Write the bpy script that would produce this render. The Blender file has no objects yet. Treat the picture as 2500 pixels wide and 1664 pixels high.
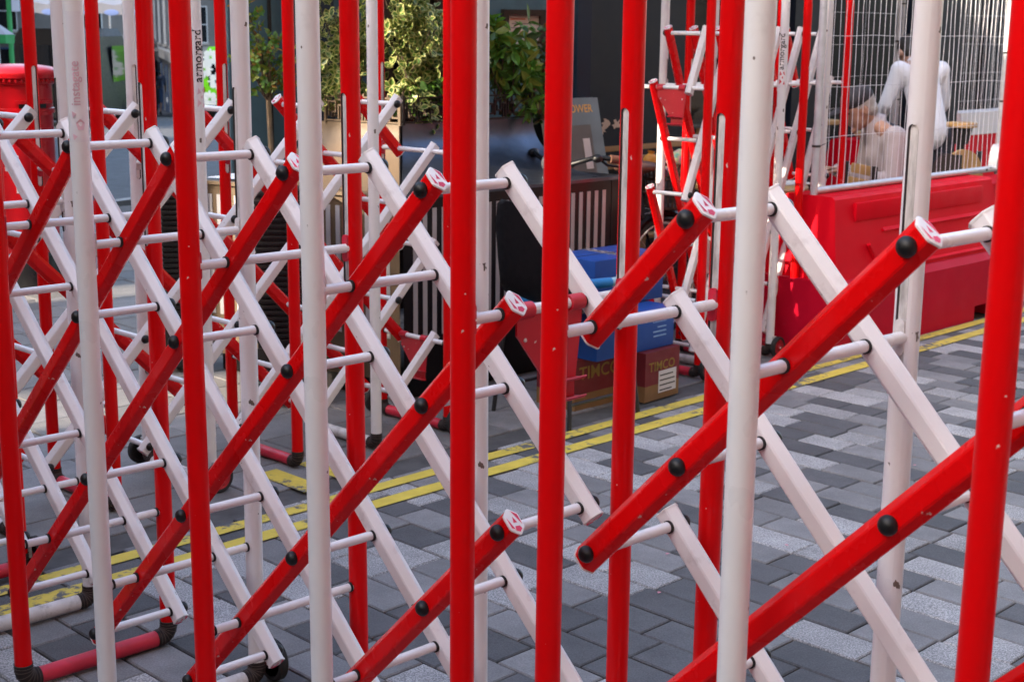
import bpy, bmesh, math, random
from mathutils import Vector, Matrix
random.seed(11)
S = bpy.context.scene
COL = S.collection
PI = math.pi

# ------------------------------------------------------------------ camera
FPX, PITCH, ROLL, CAMH = 3533.6, 0.2124, 0.0095, 1.7
W0, H0 = 2500.0, 1664.0
fwd = Vector((0, math.cos(PITCH), -math.sin(PITCH)))
up0 = Vector((1, 0, 0)).cross(fwd)
rgt = Vector((1, 0, 0)) * math.cos(ROLL) + up0 * math.sin(ROLL)
upv = -Vector((1, 0, 0)) * math.sin(ROLL) + up0 * math.cos(ROLL)
cam = bpy.data.cameras.new('camera')
camo = bpy.data.objects.new('camera', cam); COL.objects.link(camo)
M = Matrix((rgt, upv, -fwd)).transposed().to_4x4(); M.translation = (0, 0, CAMH)
camo.matrix_world = M
cam.sensor_width = 36.0; cam.lens = FPX / W0 * 36.0
cam.clip_start = 0.05; cam.clip_end = 500
cam.dof.use_dof = True; cam.dof.focus_distance = 3.4; cam.dof.aperture_fstop = 10
S.camera = camo

# ------------------------------------------------------------------ light
SUN_AZ = Vector((-0.90, -0.44, 0)).normalized()      # towards the sun
SUN_EL = math.radians(24)
w = bpy.data.worlds.new('World'); S.world = w; w.use_nodes = True
nt = w.node_tree; nt.nodes.clear()
sky = nt.nodes.new('ShaderNodeTexSky'); sky.sky_type = 'NISHITA'; sky.sun_disc = False
sky.sun_elevation = SUN_EL
sky.sun_rotation = math.atan2(SUN_AZ.x, SUN_AZ.y)
sky.air_density = 1.0; sky.dust_density = 3.5; sky.ozone_density = 0.8
bgn = nt.nodes.new('ShaderNodeBackground'); bgn.inputs['Strength'].default_value = 0.15
out = nt.nodes.new('ShaderNodeOutputWorld')
nt.links.new(sky.outputs[0], bgn.inputs[0]); nt.links.new(bgn.outputs[0], out.inputs[0])
sl = bpy.data.lights.new('sun', 'SUN'); sl.energy = 2.0; sl.angle = math.radians(0.5); sl.color = (1.0, 0.86, 0.68)
so = bpy.data.objects.new('sun', sl); COL.objects.link(so)
sd = Vector((SUN_AZ.x * math.cos(SUN_EL), SUN_AZ.y * math.cos(SUN_EL), math.sin(SUN_EL)))
so.rotation_euler = sd.to_track_quat('Z', 'Y').to_euler(); so.location = sd * 40
S.view_settings.view_transform = 'Standard'; S.view_settings.look = 'None'
S.view_settings.exposure = 2.72; S.view_settings.gamma = 1.0
try: S.view_settings.use_curve_mapping = False
except Exception: pass

# ------------------------------------------------------------------ geometry helpers
UU = Vector((1, 1, 0)).normalized(); VV = Vector((-1, 1, 0)).normalized()   # along the kerb / away from the street
def uv(u, v, z=0.0): return UU * u + VV * v + Vector((0, 0, z))
def to_px(P):
    d = Vector(P) - Vector((0, 0, CAMH)); q = d.dot(fwd)
    if q < 0.1: return None
    return (W0 / 2 + FPX * d.dot(rgt) / q, H0 / 2 - FPX * d.dot(upv) / q, q)
def ray(x, y): return fwd * FPX + rgt * (x - W0 / 2) - upv * (y - H0 / 2)
def at_y(x, y, Y):
    d = ray(x, y); return d * (Y / d.y) + Vector((0, 0, CAMH))
def at_v(x, y, v):
    d = ray(x, y); return d * (v / d.dot(VV)) + Vector((0, 0, CAMH))

class MB:
    def __init__(s): s.v = []; s.f = []; s.m = []
    def add(s, vs, fs, mat=0, X=None):
        o = len(s.v)
        s.v += [tuple((X @ Vector(p)) if X is not None else p) for p in vs]
        s.f += [tuple(i + o for i in f) for f in fs]; s.m += [mat] * len(fs)
    def box(s, lo, hi, mat=0, X=None):
        (a, b, c), (d, e, f) = lo, hi
        s.add([(a,b,c),(d,b,c),(d,e,c),(a,e,c),(a,b,f),(d,b,f),(d,e,f),(a,e,f)],
              [(0,3,2,1),(4,5,6,7),(0,1,5,4),(1,2,6,5),(2,3,7,6),(3,0,4,7)], mat, X)
    def bbox(s, lo, hi, b, mat=0, X=None):           # bevelled box
        bm = bmesh.new()
        bmesh.ops.create_cube(bm, size=1)
        for vt in bm.verts:
            vt.co = Vector([(lo[i] + hi[i]) / 2 + vt.co[i] * (hi[i] - lo[i]) for i in range(3)])
        bmesh.ops.bevel(bm, geom=bm.edges[:], offset=b, segments=2, affect='EDGES', profile=0.6)
        bm.verts.index_update()
        s.add([tuple(q.co) for q in bm.verts], [tuple(q.index for q in f.verts) for f in bm.faces], mat, X); bm.free()
    def tube(s, path, r, seg=14, mat=0, X=None, cap=True, r2=None):
        path = [Vector(p) for p in path]; n = len(path); rings = []
        t0 = (path[1] - path[0]).normalized()
        nrm = t0.orthogonal().normalized()
        vs = []
        for i, p in enumerate(path):
            if i == 0: t = t0
            elif i == n - 1: t = (path[-1] - path[-2]).normalized()
            else: t = ((path[i] - path[i-1]).normalized() + (path[i+1] - path[i]).normalized()).normalized()
            nrm = (nrm - t * nrm.dot(t)).normalized(); bn = t.cross(nrm)
            rr = r if r2 is None else r + (r2 - r) * i / (n - 1)
            if isinstance(r, (list, tuple)): rr = r[i]
            for k in range(seg):
                a = 2 * PI * k / seg
                vs.append(tuple(p + (nrm * math.cos(a) + bn * math.sin(a)) * rr))
        fs = []
        for i in range(n - 1):
            for k in range(seg):
                a = i * seg + k; b = i * seg + (k + 1) % seg
                fs.append((a, b, b + seg, a + seg))
        if cap: fs += [tuple(range(seg - 1, -1, -1)), tuple(range((n - 1) * seg, n * seg))]
        s.add(vs, fs, mat, X)
    def lathe(s, prof, seg=20, mat=0, X=None):
        vs = []; fs = []; n = len(prof)
        for r, z in prof:
            for k in range(seg):
                a = 2 * PI * k / seg; vs.append((r * math.cos(a), r * math.sin(a), z))
        for i in range(n - 1):
            for k in range(seg):
                a = i * seg + k; b = i * seg + (k + 1) % seg
                fs.append((a, b, b + seg, a + seg))
        if prof[0][0] > 1e-5: fs.append(tuple(range(seg - 1, -1, -1)))
        if prof[-1][0] > 1e-5: fs.append(tuple(range((n - 1) * seg, n * seg)))
        s.add(vs, fs, mat, X)
    def prism(s, poly, z0, z1, mat=0, X=None, mat_top=None):
        n = len(poly)
        s.add([(x, y, z0) for x, y in poly] + [(x, y, z1) for x, y in poly],
              [tuple(range(n - 1, -1, -1))] + [(i, (i + 1) % n, n + (i + 1) % n, n + i) for i in range(n)], mat, X)
        s.add([(x, y, z1) for x, y in poly], [tuple(range(n))], mat if mat_top is None else mat_top, X)
    def ellipsoid(s, c, r, mat=0, seg=12, rings=8, X=None):
        vs = [(c[0], c[1], c[2] - r[2])]; fs = []
        for i in range(1, rings):
            p = -PI / 2 + PI * i / rings
            for k in range(seg):
                a = 2 * PI * k / seg
                vs.append((c[0] + r[0]*math.cos(p)*math.cos(a), c[1] + r[1]*math.cos(p)*math.sin(a), c[2] + r[2]*math.sin(p)))
        vs.append((c[0], c[1], c[2] + r[2])); e = len(vs) - 1
        for k in range(seg):
            k2 = (k + 1) % seg
            fs.append((0, 1 + k2, 1 + k))
            for i in range(rings - 2):
                a = 1 + i * seg
                fs.append((a + k, a + k2, a + seg + k2, a + seg + k))
            a = 1 + (rings - 2) * seg
            fs.append((a + k, a + k2, e))
        s.add(vs, fs, mat, X)
    def mesh(s, name, mats, ang=35):
        me = bpy.data.meshes.new(name); me.from_pydata(s.v, [], s.f)
        for m in mats: me.materials.append(m)
        if len(mats) > 1: me.polygons.foreach_set('material_index', s.m)
        if ang:
            me.polygons.foreach_set('use_smooth', [True] * len(me.polygons))
            me.set_sharp_from_angle(angle=math.radians(ang))
        me.update(); return me
    def build(s, name, mats, parent=None, ang=35, X=None):
        if not isinstance(mats, (list, tuple)): mats = [mats]
        return inst(name, s.mesh(name, mats, ang), parent, X)
def inst(name, me, parent=None, X=None):
    o = bpy.data.objects.new(name, me); COL.objects.link(o)
    if parent is not None: o.parent = parent
    if X is not None: o.matrix_basis = X
    return o
def tag(o, label=None, cat=None, group=None, kind=None):
    if label: o['label'] = label
    if cat: o['category'] = cat
    if group: o['group'] = group
    if kind: o['kind'] = kind
    return o
def empty(name, label, cat, loc=(0, 0, 0), rz=0.0, group=None):
    o = bpy.data.objects.new(name, None); COL.objects.link(o)
    o.empty_display_size = 0.1; o.location = loc; o.rotation_euler = (0, 0, rz)
    return tag(o, label, cat, group)
def T(x=0, y=0, z=0): return Matrix.Translation((x, y, z))
def R(a, ax): return Matrix.Rotation(a, 4, ax)
def frame(o, x, y, z):
    m = Matrix((Vector(x), Vector(y), Vector(z))).transposed().to_4x4(); m.translation = o; return m

def text_mesh(name, s, size, m, fn, font_scale_x=1.0, extrude=0.0):
    cu = bpy.data.curves.new('tmp_text', 'FONT'); cu.body = s; cu.size = size; cu.resolution_u = 3; cu.extrude = extrude
    cu.offset = size * 0.012
    o = bpy.data.objects.new('tmp_text', cu); COL.objects.link(o)
    dg = bpy.context.evaluated_depsgraph_get(); me0 = bpy.data.meshes.new_from_object(o.evaluated_get(dg))
    vs = [fn(p.co.x * font_scale_x, p.co.y, p.co.z) for p in me0.vertices]; fs = [tuple(f.vertices) for f in me0.polygons]
    bpy.data.objects.remove(o); bpy.data.curves.remove(cu); bpy.data.meshes.remove(me0)
    b = MB(); b.add([tuple(v) for v in vs], fs); return b.mesh(name, [m], 0)
# ------------------------------------------------------------------ materials
def mat(name, col, rough=0.5, metal=0.0, coat=0.0, var=0.0, vscale=6.0, bump=0.0, bscale=60.0, spec=0.5, chips=None, emit=None,
        obj_var=0.0, dirt=None, coords='Object', stretch=(1, 1, 1)):
    m = bpy.data.materials.new(name); m.use_nodes = True
    n = m.node_tree; N = n.nodes; L = n.links
    b = N['Principled BSDF']
    b.inputs['Roughness'].default_value = rough; b.inputs['Metallic'].default_value = metal
    b.inputs['Coat Weight'].default_value = coat; b.inputs['Coat Roughness'].default_value = 0.07
    b.inputs['Specular IOR Level'].default_value = spec
    b.inputs['Base Color'].default_value = (*col, 1)
    tc = N.new('ShaderNodeTexCoord'); mp = N.new('ShaderNodeMapping'); L.new(tc.outputs[coords], mp.inputs[0])
    mp.inputs['Scale'].default_value = stretch
    cur = None
    def rgb(c):
        q = N.new('ShaderNodeRGB'); q.outputs[0].default_value = (*c, 1); return q.outputs[0]
    def noise(sc, det=4, ro=0.55):
        q = N.new('ShaderNodeTexNoise'); q.inputs['Scale'].default_value = sc; q.inputs['Detail'].default_value = det
        q.inputs['Roughness'].default_value = ro; L.new(mp.outputs[0], q.inputs['Vector']); return q.outputs['Fac']
    def ramp(f, a, c2):
        q = N.new('ShaderNodeMapRange'); q.inputs['From Min'].default_value = a; q.inputs['From Max'].default_value = c2
        L.new(f, q.inputs['Value']); return q.outputs[0]
    def mix(f, a, c2):
        q = N.new('ShaderNodeMix'); q.data_type = 'RGBA'
        if isinstance(f, float): q.inputs['Factor'].default_value = f
        else: L.new(f, q.inputs['Factor'])
        L.new(a, q.inputs['A']); L.new(c2, q.inputs['B']); return q.outputs['Result']
    cur = rgb(col)
    if var:
        f = ramp(noise(vscale), 0.3, 0.7)
        cur = mix(f, rgb([c * (1 - var) for c in col]), rgb([min(1, c * (1 + var)) for c in col]))
    if obj_var:
        oi = N.new('ShaderNodeObjectInfo'); hs = N.new('ShaderNodeHueSaturation')
        mr = N.new('ShaderNodeMapRange'); mr.inputs['To Min'].default_value = 1 - obj_var; mr.inputs['To Max'].default_value = 1 + obj_var
        L.new(oi.outputs['Random'], mr.inputs['Value']); L.new(mr.outputs[0], hs.inputs['Value']); L.new(cur, hs.inputs['Color']); cur = hs.outputs[0]
    if dirt:      # (colour, scale, lo, hi, amount)
        f = ramp(noise(dirt[1], 6, 0.65), dirt[2], dirt[3])
        mu = N.new('ShaderNodeMath'); mu.operation = 'MULTIPLY'; mu.inputs[1].default_value = dirt[4]; L.new(f, mu.inputs[0])
        cur = mix(mu.outputs[0], cur, rgb(dirt[0]))
    if chips:     # (colour, scale, threshold)
        f = ramp(noise(chips[1], 3, 0.5), chips[2], chips[2] + 0.015)
        cur = mix(f, cur, rgb(chips[0]))
    L.new(cur, b.inputs['Base Color'])
    rn = ramp(noise(vscale * 2.3, 3), 0.2, 0.8)
    mr = N.new('ShaderNodeMapRange'); mr.inputs['To Min'].default_value = max(0.02, rough * 0.8); mr.inputs['To Max'].default_value = min(1, rough * 1.25)
    L.new(rn, mr.inputs['Value']); L.new(mr.outputs[0], b.inputs['Roughness'])
    if bump:
        bp = N.new('ShaderNodeBump'); bp.inputs['Strength'].default_value = bump; bp.inputs['Distance'].default_value = 0.01
        L.new(noise(bscale, 5, 0.6), bp.inputs['Height']); L.new(bp.outputs[0], b.inputs['Normal'])
    if emit:
        b.inputs['Emission Color'].default_value = (*emit[0], 1); b.inputs['Emission Strength'].default_value = emit[1]
    return m

RED = mat('red_gloss_paint', (0.72, 0.0012, 0.0025), 0.36, coat=0.22, spec=0.10, var=0.02, vscale=5, chips=((0.75, 0.5, 0.45), 38, 0.742),
          dirt=((0.10, 0.006, 0.008), 16, 0.70, 0.80, 0.55))
RED_BAR = mat('red_bar_paint', (0.72, 0.0012, 0.0025), 0.26, coat=0.08, spec=0.22, var=0.02, vscale=5, chips=((0.75, 0.5, 0.45), 44, 0.745))
RED_OLD = mat('faded_red_paint', (0.56, 0.018, 0.045), 0.4, var=0.15, vscale=14, dirt=((0.2, 0.06, 0.06), 25, 0.55, 0.75, 0.7))
WHITE = mat('white_paint', (0.80, 0.775, 0.775), 0.3, coat=0.15, var=0.03, vscale=4, chips=((0.14, 0.11, 0.09), 34, 0.712),
            dirt=((0.42, 0.36, 0.34), 10, 0.6, 0.85, 0.5), stretch=(1, 1, 0.7))
WHITE_BAR = mat('white_bar_paint', (0.80, 0.775, 0.78), 0.32, coat=0.1, var=0.03, vscale=4, chips=((0.2, 0.17, 0.15), 40, 0.73),
            dirt=((0.36, 0.30, 0.29), 19, 0.60, 0.76, 0.36))
WHITE_OLD = mat('scuffed_white_paint', (0.66, 0.62, 0.6), 0.5, var=0.12, vscale=16, dirt=((0.25, 0.21, 0.19), 24, 0.5, 0.72, 0.75))
RUNG = mat('white_tube_paint', (0.80, 0.78, 0.78), 0.25, coat=0.1, var=0.04, vscale=8, dirt=((0.33, 0.28, 0.27), 26, 0.6, 0.8, 0.5))
RUBBER = mat('black_rubber', (0.006, 0.006, 0.0065), 0.42, var=0.2, vscale=30, spec=0.4)
RUBBER_GREY = mat('grey_black_tyre', (0.016, 0.014, 0.0135), 0.75, var=0.3, vscale=25, bump=0.3)
STEEL = mat('slot_steel', (0.80, 0.77, 0.74), 0.42, var=0.15, vscale=14, dirt=((0.10, 0.085, 0.07), 12, 0.48, 0.72, 0.85), stretch=(2, 2, 0.35))
SLOT_EDGE = mat('slot_edge', (0.03, 0.025, 0.025), 0.6)
CAPW = mat('cap_white', (0.80, 0.77, 0.75), 0.45, dirt=((0.5, 0.44, 0.4), 60, 0.55, 0.8, 0.6))
CAPR = mat('cap_red_print', (0.72, 0.02, 0.09), 0.5, obj_var=0.25)
TAPE = mat('grip_tape', (0.020, 0.0125, 0.011), 0.75, var=0.2, vscale=30)
TAPE2 = mat('grip_tape_ridge', (0.07, 0.049, 0.042), 0.8, var=0.2, vscale=30)
PRINT_BLACK = mat('print_black', (0.006, 0.006, 0.007), 0.5)
PRINT_PINK = mat('print_faded_pink', (0.70, 0.45, 0.52), 0.5, var=0.2, vscale=20)
PRINT_RED = mat('print_red', (0.62, 0.03, 0.05), 0.5)
STICKER = mat('sticker_film', (0.82, 0.78, 0.81), 0.22, coat=0.4)
PLATE = mat('red_steel_plate', (0.55, 0.012, 0.03), 0.38, var=0.1, vscale=8, chips=((0.6, 0.5, 0.45), 60, 0.72))
# paving
def granite(name, col, fleck, amt, seed):
    m = bpy.data.materials.new(name); m.use_nodes = True
    n = m.node_tree; N = n.nodes; L = n.links; b = N['Principled BSDF']; b.inputs['Roughness'].default_value = 0.72
    b.inputs['Specular IOR Level'].default_value = 0.35
    g = N.new('ShaderNodeNewGeometry'); mp = N.new('ShaderNodeMapping'); mp.inputs['Location'].default_value = (seed, seed * 2, 0)
    L.new(g.outputs['Position'], mp.inputs[0])
    n1 = N.new('ShaderNodeTexNoise'); n1.inputs['Scale'].default_value = 190; n1.inputs['Detail'].default_value = 3; n1.inputs['Roughness'].default_value = 0.7
    L.new(mp.outputs[0], n1.inputs['Vector'])
    r1 = N.new('ShaderNodeMapRange'); r1.inputs['From Min'].default_value = 0.42; r1.inputs['From Max'].default_value = 0.62; L.new(n1.outputs['Fac'], r1.inputs['Value'])
    mx = N.new('ShaderNodeMix'); mx.data_type = 'RGBA'; mx.inputs['A'].default_value = (*col, 1); mx.inputs['B'].default_value = (*fleck, 1)
    mu = N.new('ShaderNodeMath'); mu.operation = 'MULTIPLY'; mu.inputs[1].default_value = amt; L.new(r1.outputs[0], mu.inputs[0]); L.new(mu.outputs[0], mx.inputs['Factor'])
    n2 = N.new('ShaderNodeTexNoise'); n2.inputs['Scale'].default_value = 7; n2.inputs['Detail'].default_value = 8; n2.inputs['Roughness'].default_value = 0.68; L.new(mp.outputs[0], n2.inputs['Vector'])
    r2 = N.new('ShaderNodeMapRange'); r2.inputs['From Min'].default_value = 0.25; r2.inputs['From Max'].default_value = 0.75
    r2.inputs['To Min'].default_value = 0.72; r2.inputs['To Max'].default_value = 1.22; L.new(n2.outputs['Fac'], r2.inputs['Value'])
    at = N.new('ShaderNodeAttribute'); at.attribute_name = 'tone'
    m3 = N.new('ShaderNodeMath'); m3.operation = 'MULTIPLY'; L.new(r2.outputs[0], m3.inputs[0]); L.new(at.outputs['Fac'], m3.inputs[1])
    hs = N.new('ShaderNodeHueSaturation'); L.new(mx.outputs['Result'], hs.inputs['Color']); L.new(m3.outputs[0], hs.inputs['Value'])
    L.new(hs.outputs[0], b.inputs['Base Color'])
    bp = N.new('ShaderNodeBump'); bp.inputs['Strength'].default_value = 0.25; bp.inputs['Distance'].default_value = 0.004
    L.new(n1.outputs['Fac'], bp.inputs['Height']); L.new(bp.outputs[0], b.inputs['Normal'])
    return m
G_LIGHT = granite('pale_flecked_granite', (0.19, 0.183, 0.184), (0.55, 0.525, 0.51), 0.85, 0)
G_MID = granite('mid_grey_granite', (0.158, 0.151, 0.151), (0.245, 0.234, 0.230), 0.7, 3)
G_DARK = granite('dark_basalt', (0.074, 0.072, 0.074), (0.124, 0.119, 0.122), 0.7, 7)
G_FOOT = granite('footway_stone', (0.15, 0.14, 0.135), (0.22, 0.21, 0.20), 0.7, 11)
MORTAR = mat('joint_mortar', (0.075, 0.07, 0.068), 0.95, var=0.3, vscale=9)
ASPHALT = mat('asphalt', (0.055, 0.057, 0.062), 0.85, var=0.2, vscale=3, bump=0.4, bscale=90)
def line_mat():
    m = mat('worn_yellow_paint', (0.62, 0.46, 0.06), 0.7, var=0.12, vscale=12)
    n = m.node_tree; N = n.nodes; L = n.links; b = N['Principled BSDF']
    tc = N.new('ShaderNodeNewGeometry'); nz = N.new('ShaderNodeTexNoise'); nz.inputs['Scale'].default_value = 26; nz.inputs['Detail'].default_value = 6; nz.inputs['Roughness'].default_value = 0.7
    L.new(tc.outputs['Position'], nz.inputs['Vector'])
    n2 = N.new('ShaderNodeTexNoise'); n2.inputs['Scale'].default_value = 1.6; L.new(tc.outputs['Position'], n2.inputs['Vector'])
    ad = N.new('ShaderNodeMath'); ad.operation = 'ADD'; L.new(nz.outputs['Fac'], ad.inputs[0]); L.new(n2.outputs['Fac'], ad.inputs[1])
    mr = N.new('ShaderNodeMapRange'); mr.inputs['From Min'].default_value = 1.07; mr.inputs['From Max'].default_value = 1.16
    L.new(ad.outputs[0], mr.inputs['Value'])
    old = b.inputs['Base Color'].links[0].from_socket
    mx = N.new('ShaderNodeMix'); mx.data_type = 'RGBA'; L.new(mr.outputs[0], mx.inputs['Factor']); L.new(old, mx.inputs['A']); mx.inputs['B'].default_value = (0.11, 0.105, 0.10, 1)
    L.new(mx.outputs['Result'], b.inputs['Base Color']); return m
YELLOW = line_mat()
# ------------------------------------------------------------------ ground, road, pavement
def sheet(name, pts, m, z=None):
    b = MB(); b.add([tuple(p) for p in pts], [tuple(range(len(pts)))]); o = b.build(name, m, ang=0); tag(o, kind='structure'); return o
g = MB(); g.add([(-120, -120, -0.35), (120, -120, -0.35), (120, 13.9, -0.35), (-120, 13.9, -0.35), (120, 160, -6.0), (-120, 160, -6.0)], [(0, 1, 2, 3), (3, 2, 4, 5)])
tag(g.build('ground', ASPHALT, ang=0), kind='structure')
def slab_mesh(name, m, l, wd, tone, ch=0.004, th=0.03):
    a, b2 = l / 2, wd / 2; c = ch
    b = MB()
    b.add([(-a,-b2,-th),(a,-b2,-th),(a,b2,-th),(-a,b2,-th),(-a,-b2,-c),(a,-b2,-c),(a,b2,-c),(-a,b2,-c),
           (-a+c,-b2+c,0),(a-c,-b2+c,0),(a-c,b2-c,0),(-a+c,b2-c,0)],
          [(0,1,5,4),(1,2,6,5),(2,3,7,6),(3,0,4,7),(4,5,9,8),(5,6,10,9),(6,7,11,10),(7,4,8,11),(8,9,10,11)])
    me = b.mesh(name, [m], 0)
    at = me.attributes.new('tone', 'FLOAT', 'FACE'); at.data.foreach_set('value', [tone] * len(me.polygons))
    return me
ROAD_EDGE = 4.13
ROT45 = math.radians(45)
def lay(struct, u0, u1, v0, v1, course, lens, along_v, mats_w, piece, gap, keep):
    """courses of stone; the pieces that show largest become parts, the rest one joined mesh"""
    items = []
    n = int((u1 - u0) / course) if along_v else int((v1 - v0) / course)
    for i in range(n):
        p = (u0 if along_v else v0) + (i + 0.5) * course
        q = (v0 if along_v else u0) - random.random() * lens[-1]; qe = v1 if along_v else u1
        while q < qe:
            l = random.choice(lens); a, e = q, q + l; q = e
            lo = v0 if along_v else u0
            a = max(a, lo); e = min(e, qe)
            if e - a < 0.06: continue
            c = (a + e) / 2
            u, v = (p, c) if along_v else (c, p)
            if not keep(u, v): continue
            m = random.choices(mats_w[0], mats_w[1])[0]
            P = uv(u, v, random.uniform(-0.0015, 0.0015)); pp = to_px(P)
            vis = pp is not None and -60 < pp[0] < 2560 and -40 < pp[1] < 1760
            items.append((0 if vis else 1, pp[2] if pp else 99, u, v, P.z, e - a - gap, course - gap, m, random.uniform(0.82, 1.16)))
    items.sort(key=lambda t: t[:2])
    rest = MB(); tones = []; ms = []
    for k, (nv, d, u, v, z, l, wd, m, tone) in enumerate(items):
        rz = ROT45 + (PI / 2 if along_v else 0) + random.gauss(0, 0.004)
        X = T(*uv(u, v, z)) @ R(rz, 'Z') @ R(random.gauss(0, 0.0025), 'X')
        if k < 298 and not nv:
            o = inst(piece, slab_mesh(piece, m, l, wd, tone), struct, X)
        else:
            me = slab_mesh('tmp', m, l, wd, tone)
            mi = mats_w[0].index(m)
            rest.add([tuple(q.co) for q in me.vertices], [tuple(f.vertices) for f in me.polygons], mi, X)
            tones += [tone] * len(me.polygons); bpy.data.meshes.remove(me)
    if rest.v:
        me = rest.mesh(piece + '_field', mats_w[0], 0)
        at = me.attributes.new('tone', 'FLOAT', 'FACE'); at.data.foreach_set('value', tones)
        tag(inst(piece + '_field', me, struct), kind='stuff')
road = sheet('road', [uv(-3, -8, -0.012), uv(16, -8, -0.012), uv(16, ROAD_EDGE, -0.012), uv(-3, ROAD_EDGE, -0.012)], MORTAR)
lay(road, 1.0, 11.5, -0.5, ROAD_EDGE, 0.145, [0.18, 0.21, 0.24, 0.27, 0.30], True, ([G_LIGHT, G_MID, G_DARK], [0.27, 0.36, 0.37]), 'sett', 0.007,
    lambda u, v: True)
pave = sheet('pavement', [uv(-3, ROAD_EDGE, -0.008), uv(16, ROAD_EDGE, -0.008), uv(16, 7.2, -0.008), uv(12.5, 7.2, -0.008), uv(7.7, 12.5, -0.008), uv(-3, 12.5, -0.008)], MORTAR)
lay(pave, 0.5, 11.0, ROAD_EDGE + 0.145, 11.6, 0.30, [0.36, 0.42, 0.48, 0.55], False, ([G_FOOT, G_MID], [0.7, 0.3]), 'slab', 0.008,
    lambda u, v: (v < 7.0 or u < 7.4) and not (v > 4.9 and u > 7.0))
lay(pave, 0.5, 11.0, ROAD_EDGE, ROAD_EDGE + 0.145, 0.145, [0.3, 0.36, 0.42], False, ([G_LIGHT], [1]), 'kerb_stone', 0.007, lambda u, v: u < 10.5)
# painted lines follow the stones 4 mm above them
def strip(name, u0, u1, va, vb, z=0.0045, n=60):
    b = MB(); vs = []; fs = []
    for i in range(n + 1):
        u = u0 + (u1 - u0) * i / n
        vs += [tuple(uv(u, va + random.uniform(-.003, .003), z)), tuple(uv(u, vb + random.uniform(-.003, .003), z))]
        if i: fs.append((2*i-2, 2*i, 2*i+1, 2*i-1))
    b.add(vs, fs); return tag(b.build(name, YELLOW, ang=0), kind='structure')
strip('yellow_line', 0.5, 15, 4.015, 4.085); strip('yellow_line', 0.5, 15, 3.865, 3.94)
for u in (3.10, 3.30):
    b = MB(); b.add([tuple(uv(u, 4.19, .0045)), tuple(uv(u + .10, 4.19, .0045)), tuple(uv(u + .10, 4.50, .0045)), tuple(uv(u, 4.50, .0045))], [(0, 1, 2, 3)])
    tag(b.build('yellow_kerb_mark', YELLOW, ang=0), kind='structure')
# the cross street beyond falls away from the square
def zfar(Y): return -0.05 - 0.038 * max(0, Y - 14)
fr = MB()
fr.add([(-40, 10.8, -.09), (-3.95, 10.8, -.09), (-4.1, 14, -.09), (-2.3, 17.5, zfar(17.5)), (-2.3, 90, zfar(90)), (-70, 90, zfar(90)), (-40, 14, -.09)],
       [(0, 1, 2, 6), (2, 3, 6), (3, 4, 5, 6)])
tag(fr.build('far_road', ASPHALT, ang=0), kind='structure')
kb = MB(); pth = [(-3.87, 10.4), (-4.02, 14), (-2.2, 17.6)]
for a, b2 in zip(pth, pth[1:]):
    a = Vector((*a, 0)); b2 = Vector((*b2, 0)); d = (b2 - a).normalized(); nn = Vector((-d.y, d.x, 0)) * 0.13
    kb.add([tuple(a), tuple(b2), tuple(b2 + nn), tuple(a + nn)] + [tuple(q + Vector((0, 0, -.2))) for q in (a, b2, b2 + nn, a + nn)], [(0,1,2,3),(2,3,7,6),(0,1,5,4)])
KERB = mat('pale_kerb_granite', (0.26, 0.255, 0.25), 0.8, var=0.15, vscale=8)
tag(kb.build('kerb', KERB, ang=0), kind='structure')
# ------------------------------------------------------------------ buildings
HOUSE_Y, HOUSE_H = 4.40, 5.4
IRON0 = mat('sun_block_pole_iron', (.02, .02, .022), .5)
STUCCO = mat('cream_stucco', (0.42, 0.38, 0.33), 0.8, var=0.12, vscale=1.5)
BRICK = mat('london_stock_brick', (0.15, 0.105, 0.075), 0.85, var=0.2, vscale=5)
TEAL = mat('teal_wall_paint', (0.056, 0.115, 0.15), 0.45, var=0.12, vscale=2.0, bump=0.15, bscale=40, dirt=((0.02, 0.035, 0.05), 3, 0.55, 0.8, 0.6))
NAVY = mat('navy_wall_paint', (0.0065, 0.0095, 0.017), 0.45, var=0.2, vscale=3, spec=0.25)
NAVY2 = mat('blue_pilaster_paint', (0.008, 0.020, 0.040), 0.4, var=0.15, vscale=3)
DARKWOOD = mat('dark_stained_wood', (0.018, 0.008, 0.0045), 0.4, var=0.3, vscale=5, stretch=(1, 1, 0.2))
DARKIN = mat('dark_interior', (0.004, 0.0035, 0.0035), 0.7, var=0.3, vscale=2)
GLASS = mat('window_glass', (0.008, 0.009, 0.011), 0.06, spec=0.45)
PATCH = mat('pale_patch_tone', (0.48, 0.36, 0.27), 0.9, var=0.15, vscale=9)
SHOPBLUE = mat('shop_blue', (0.03, 0.06, 0.14), 0.5)
def windows_on(b_root, X, w0, n, storeys, z0, dz, ww, wh, step, first):
    """windows as parts of a facade; X maps (x along, y out, z)"""
    fr = MB(); fr.box((-ww/2-.06, -.02, -.06), (ww/2+.06, .03, 0)); fr.box((-ww/2-.06, -.02, wh), (ww/2+.06, .03, wh+.06))
    fr.box((-ww/2-.06, -.02, 0), (-ww/2, .03, wh)); fr.box((ww/2, -.02, 0), (ww/2+.06, .03, wh)); fr.box((-ww/2, -.02, wh/2-.025), (ww/2, .02, wh/2+.025))
    sill = MB(); sill.box((-ww/2-.12, -.03, -.16), (ww/2+.12, .10, -.062))
    pane = MB(); pane.box((-ww/2, -.05, 0), (ww/2, -.012, wh))
    fm = fr.mesh('window', [WINFRAME], 0); sm = sill.mesh('sill', [STUCCO], 0); pm = pane.mesh('pane', [GLASS], 0)
    for i in range(n):
        for s in range(storeys):
            M2 = X @ T(first + i * step, 0.022, z0 + s * dz)
            o = inst('window', fm, b_root, M2); inst('sill', sm, o); inst('pane', pm, o)
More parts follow.
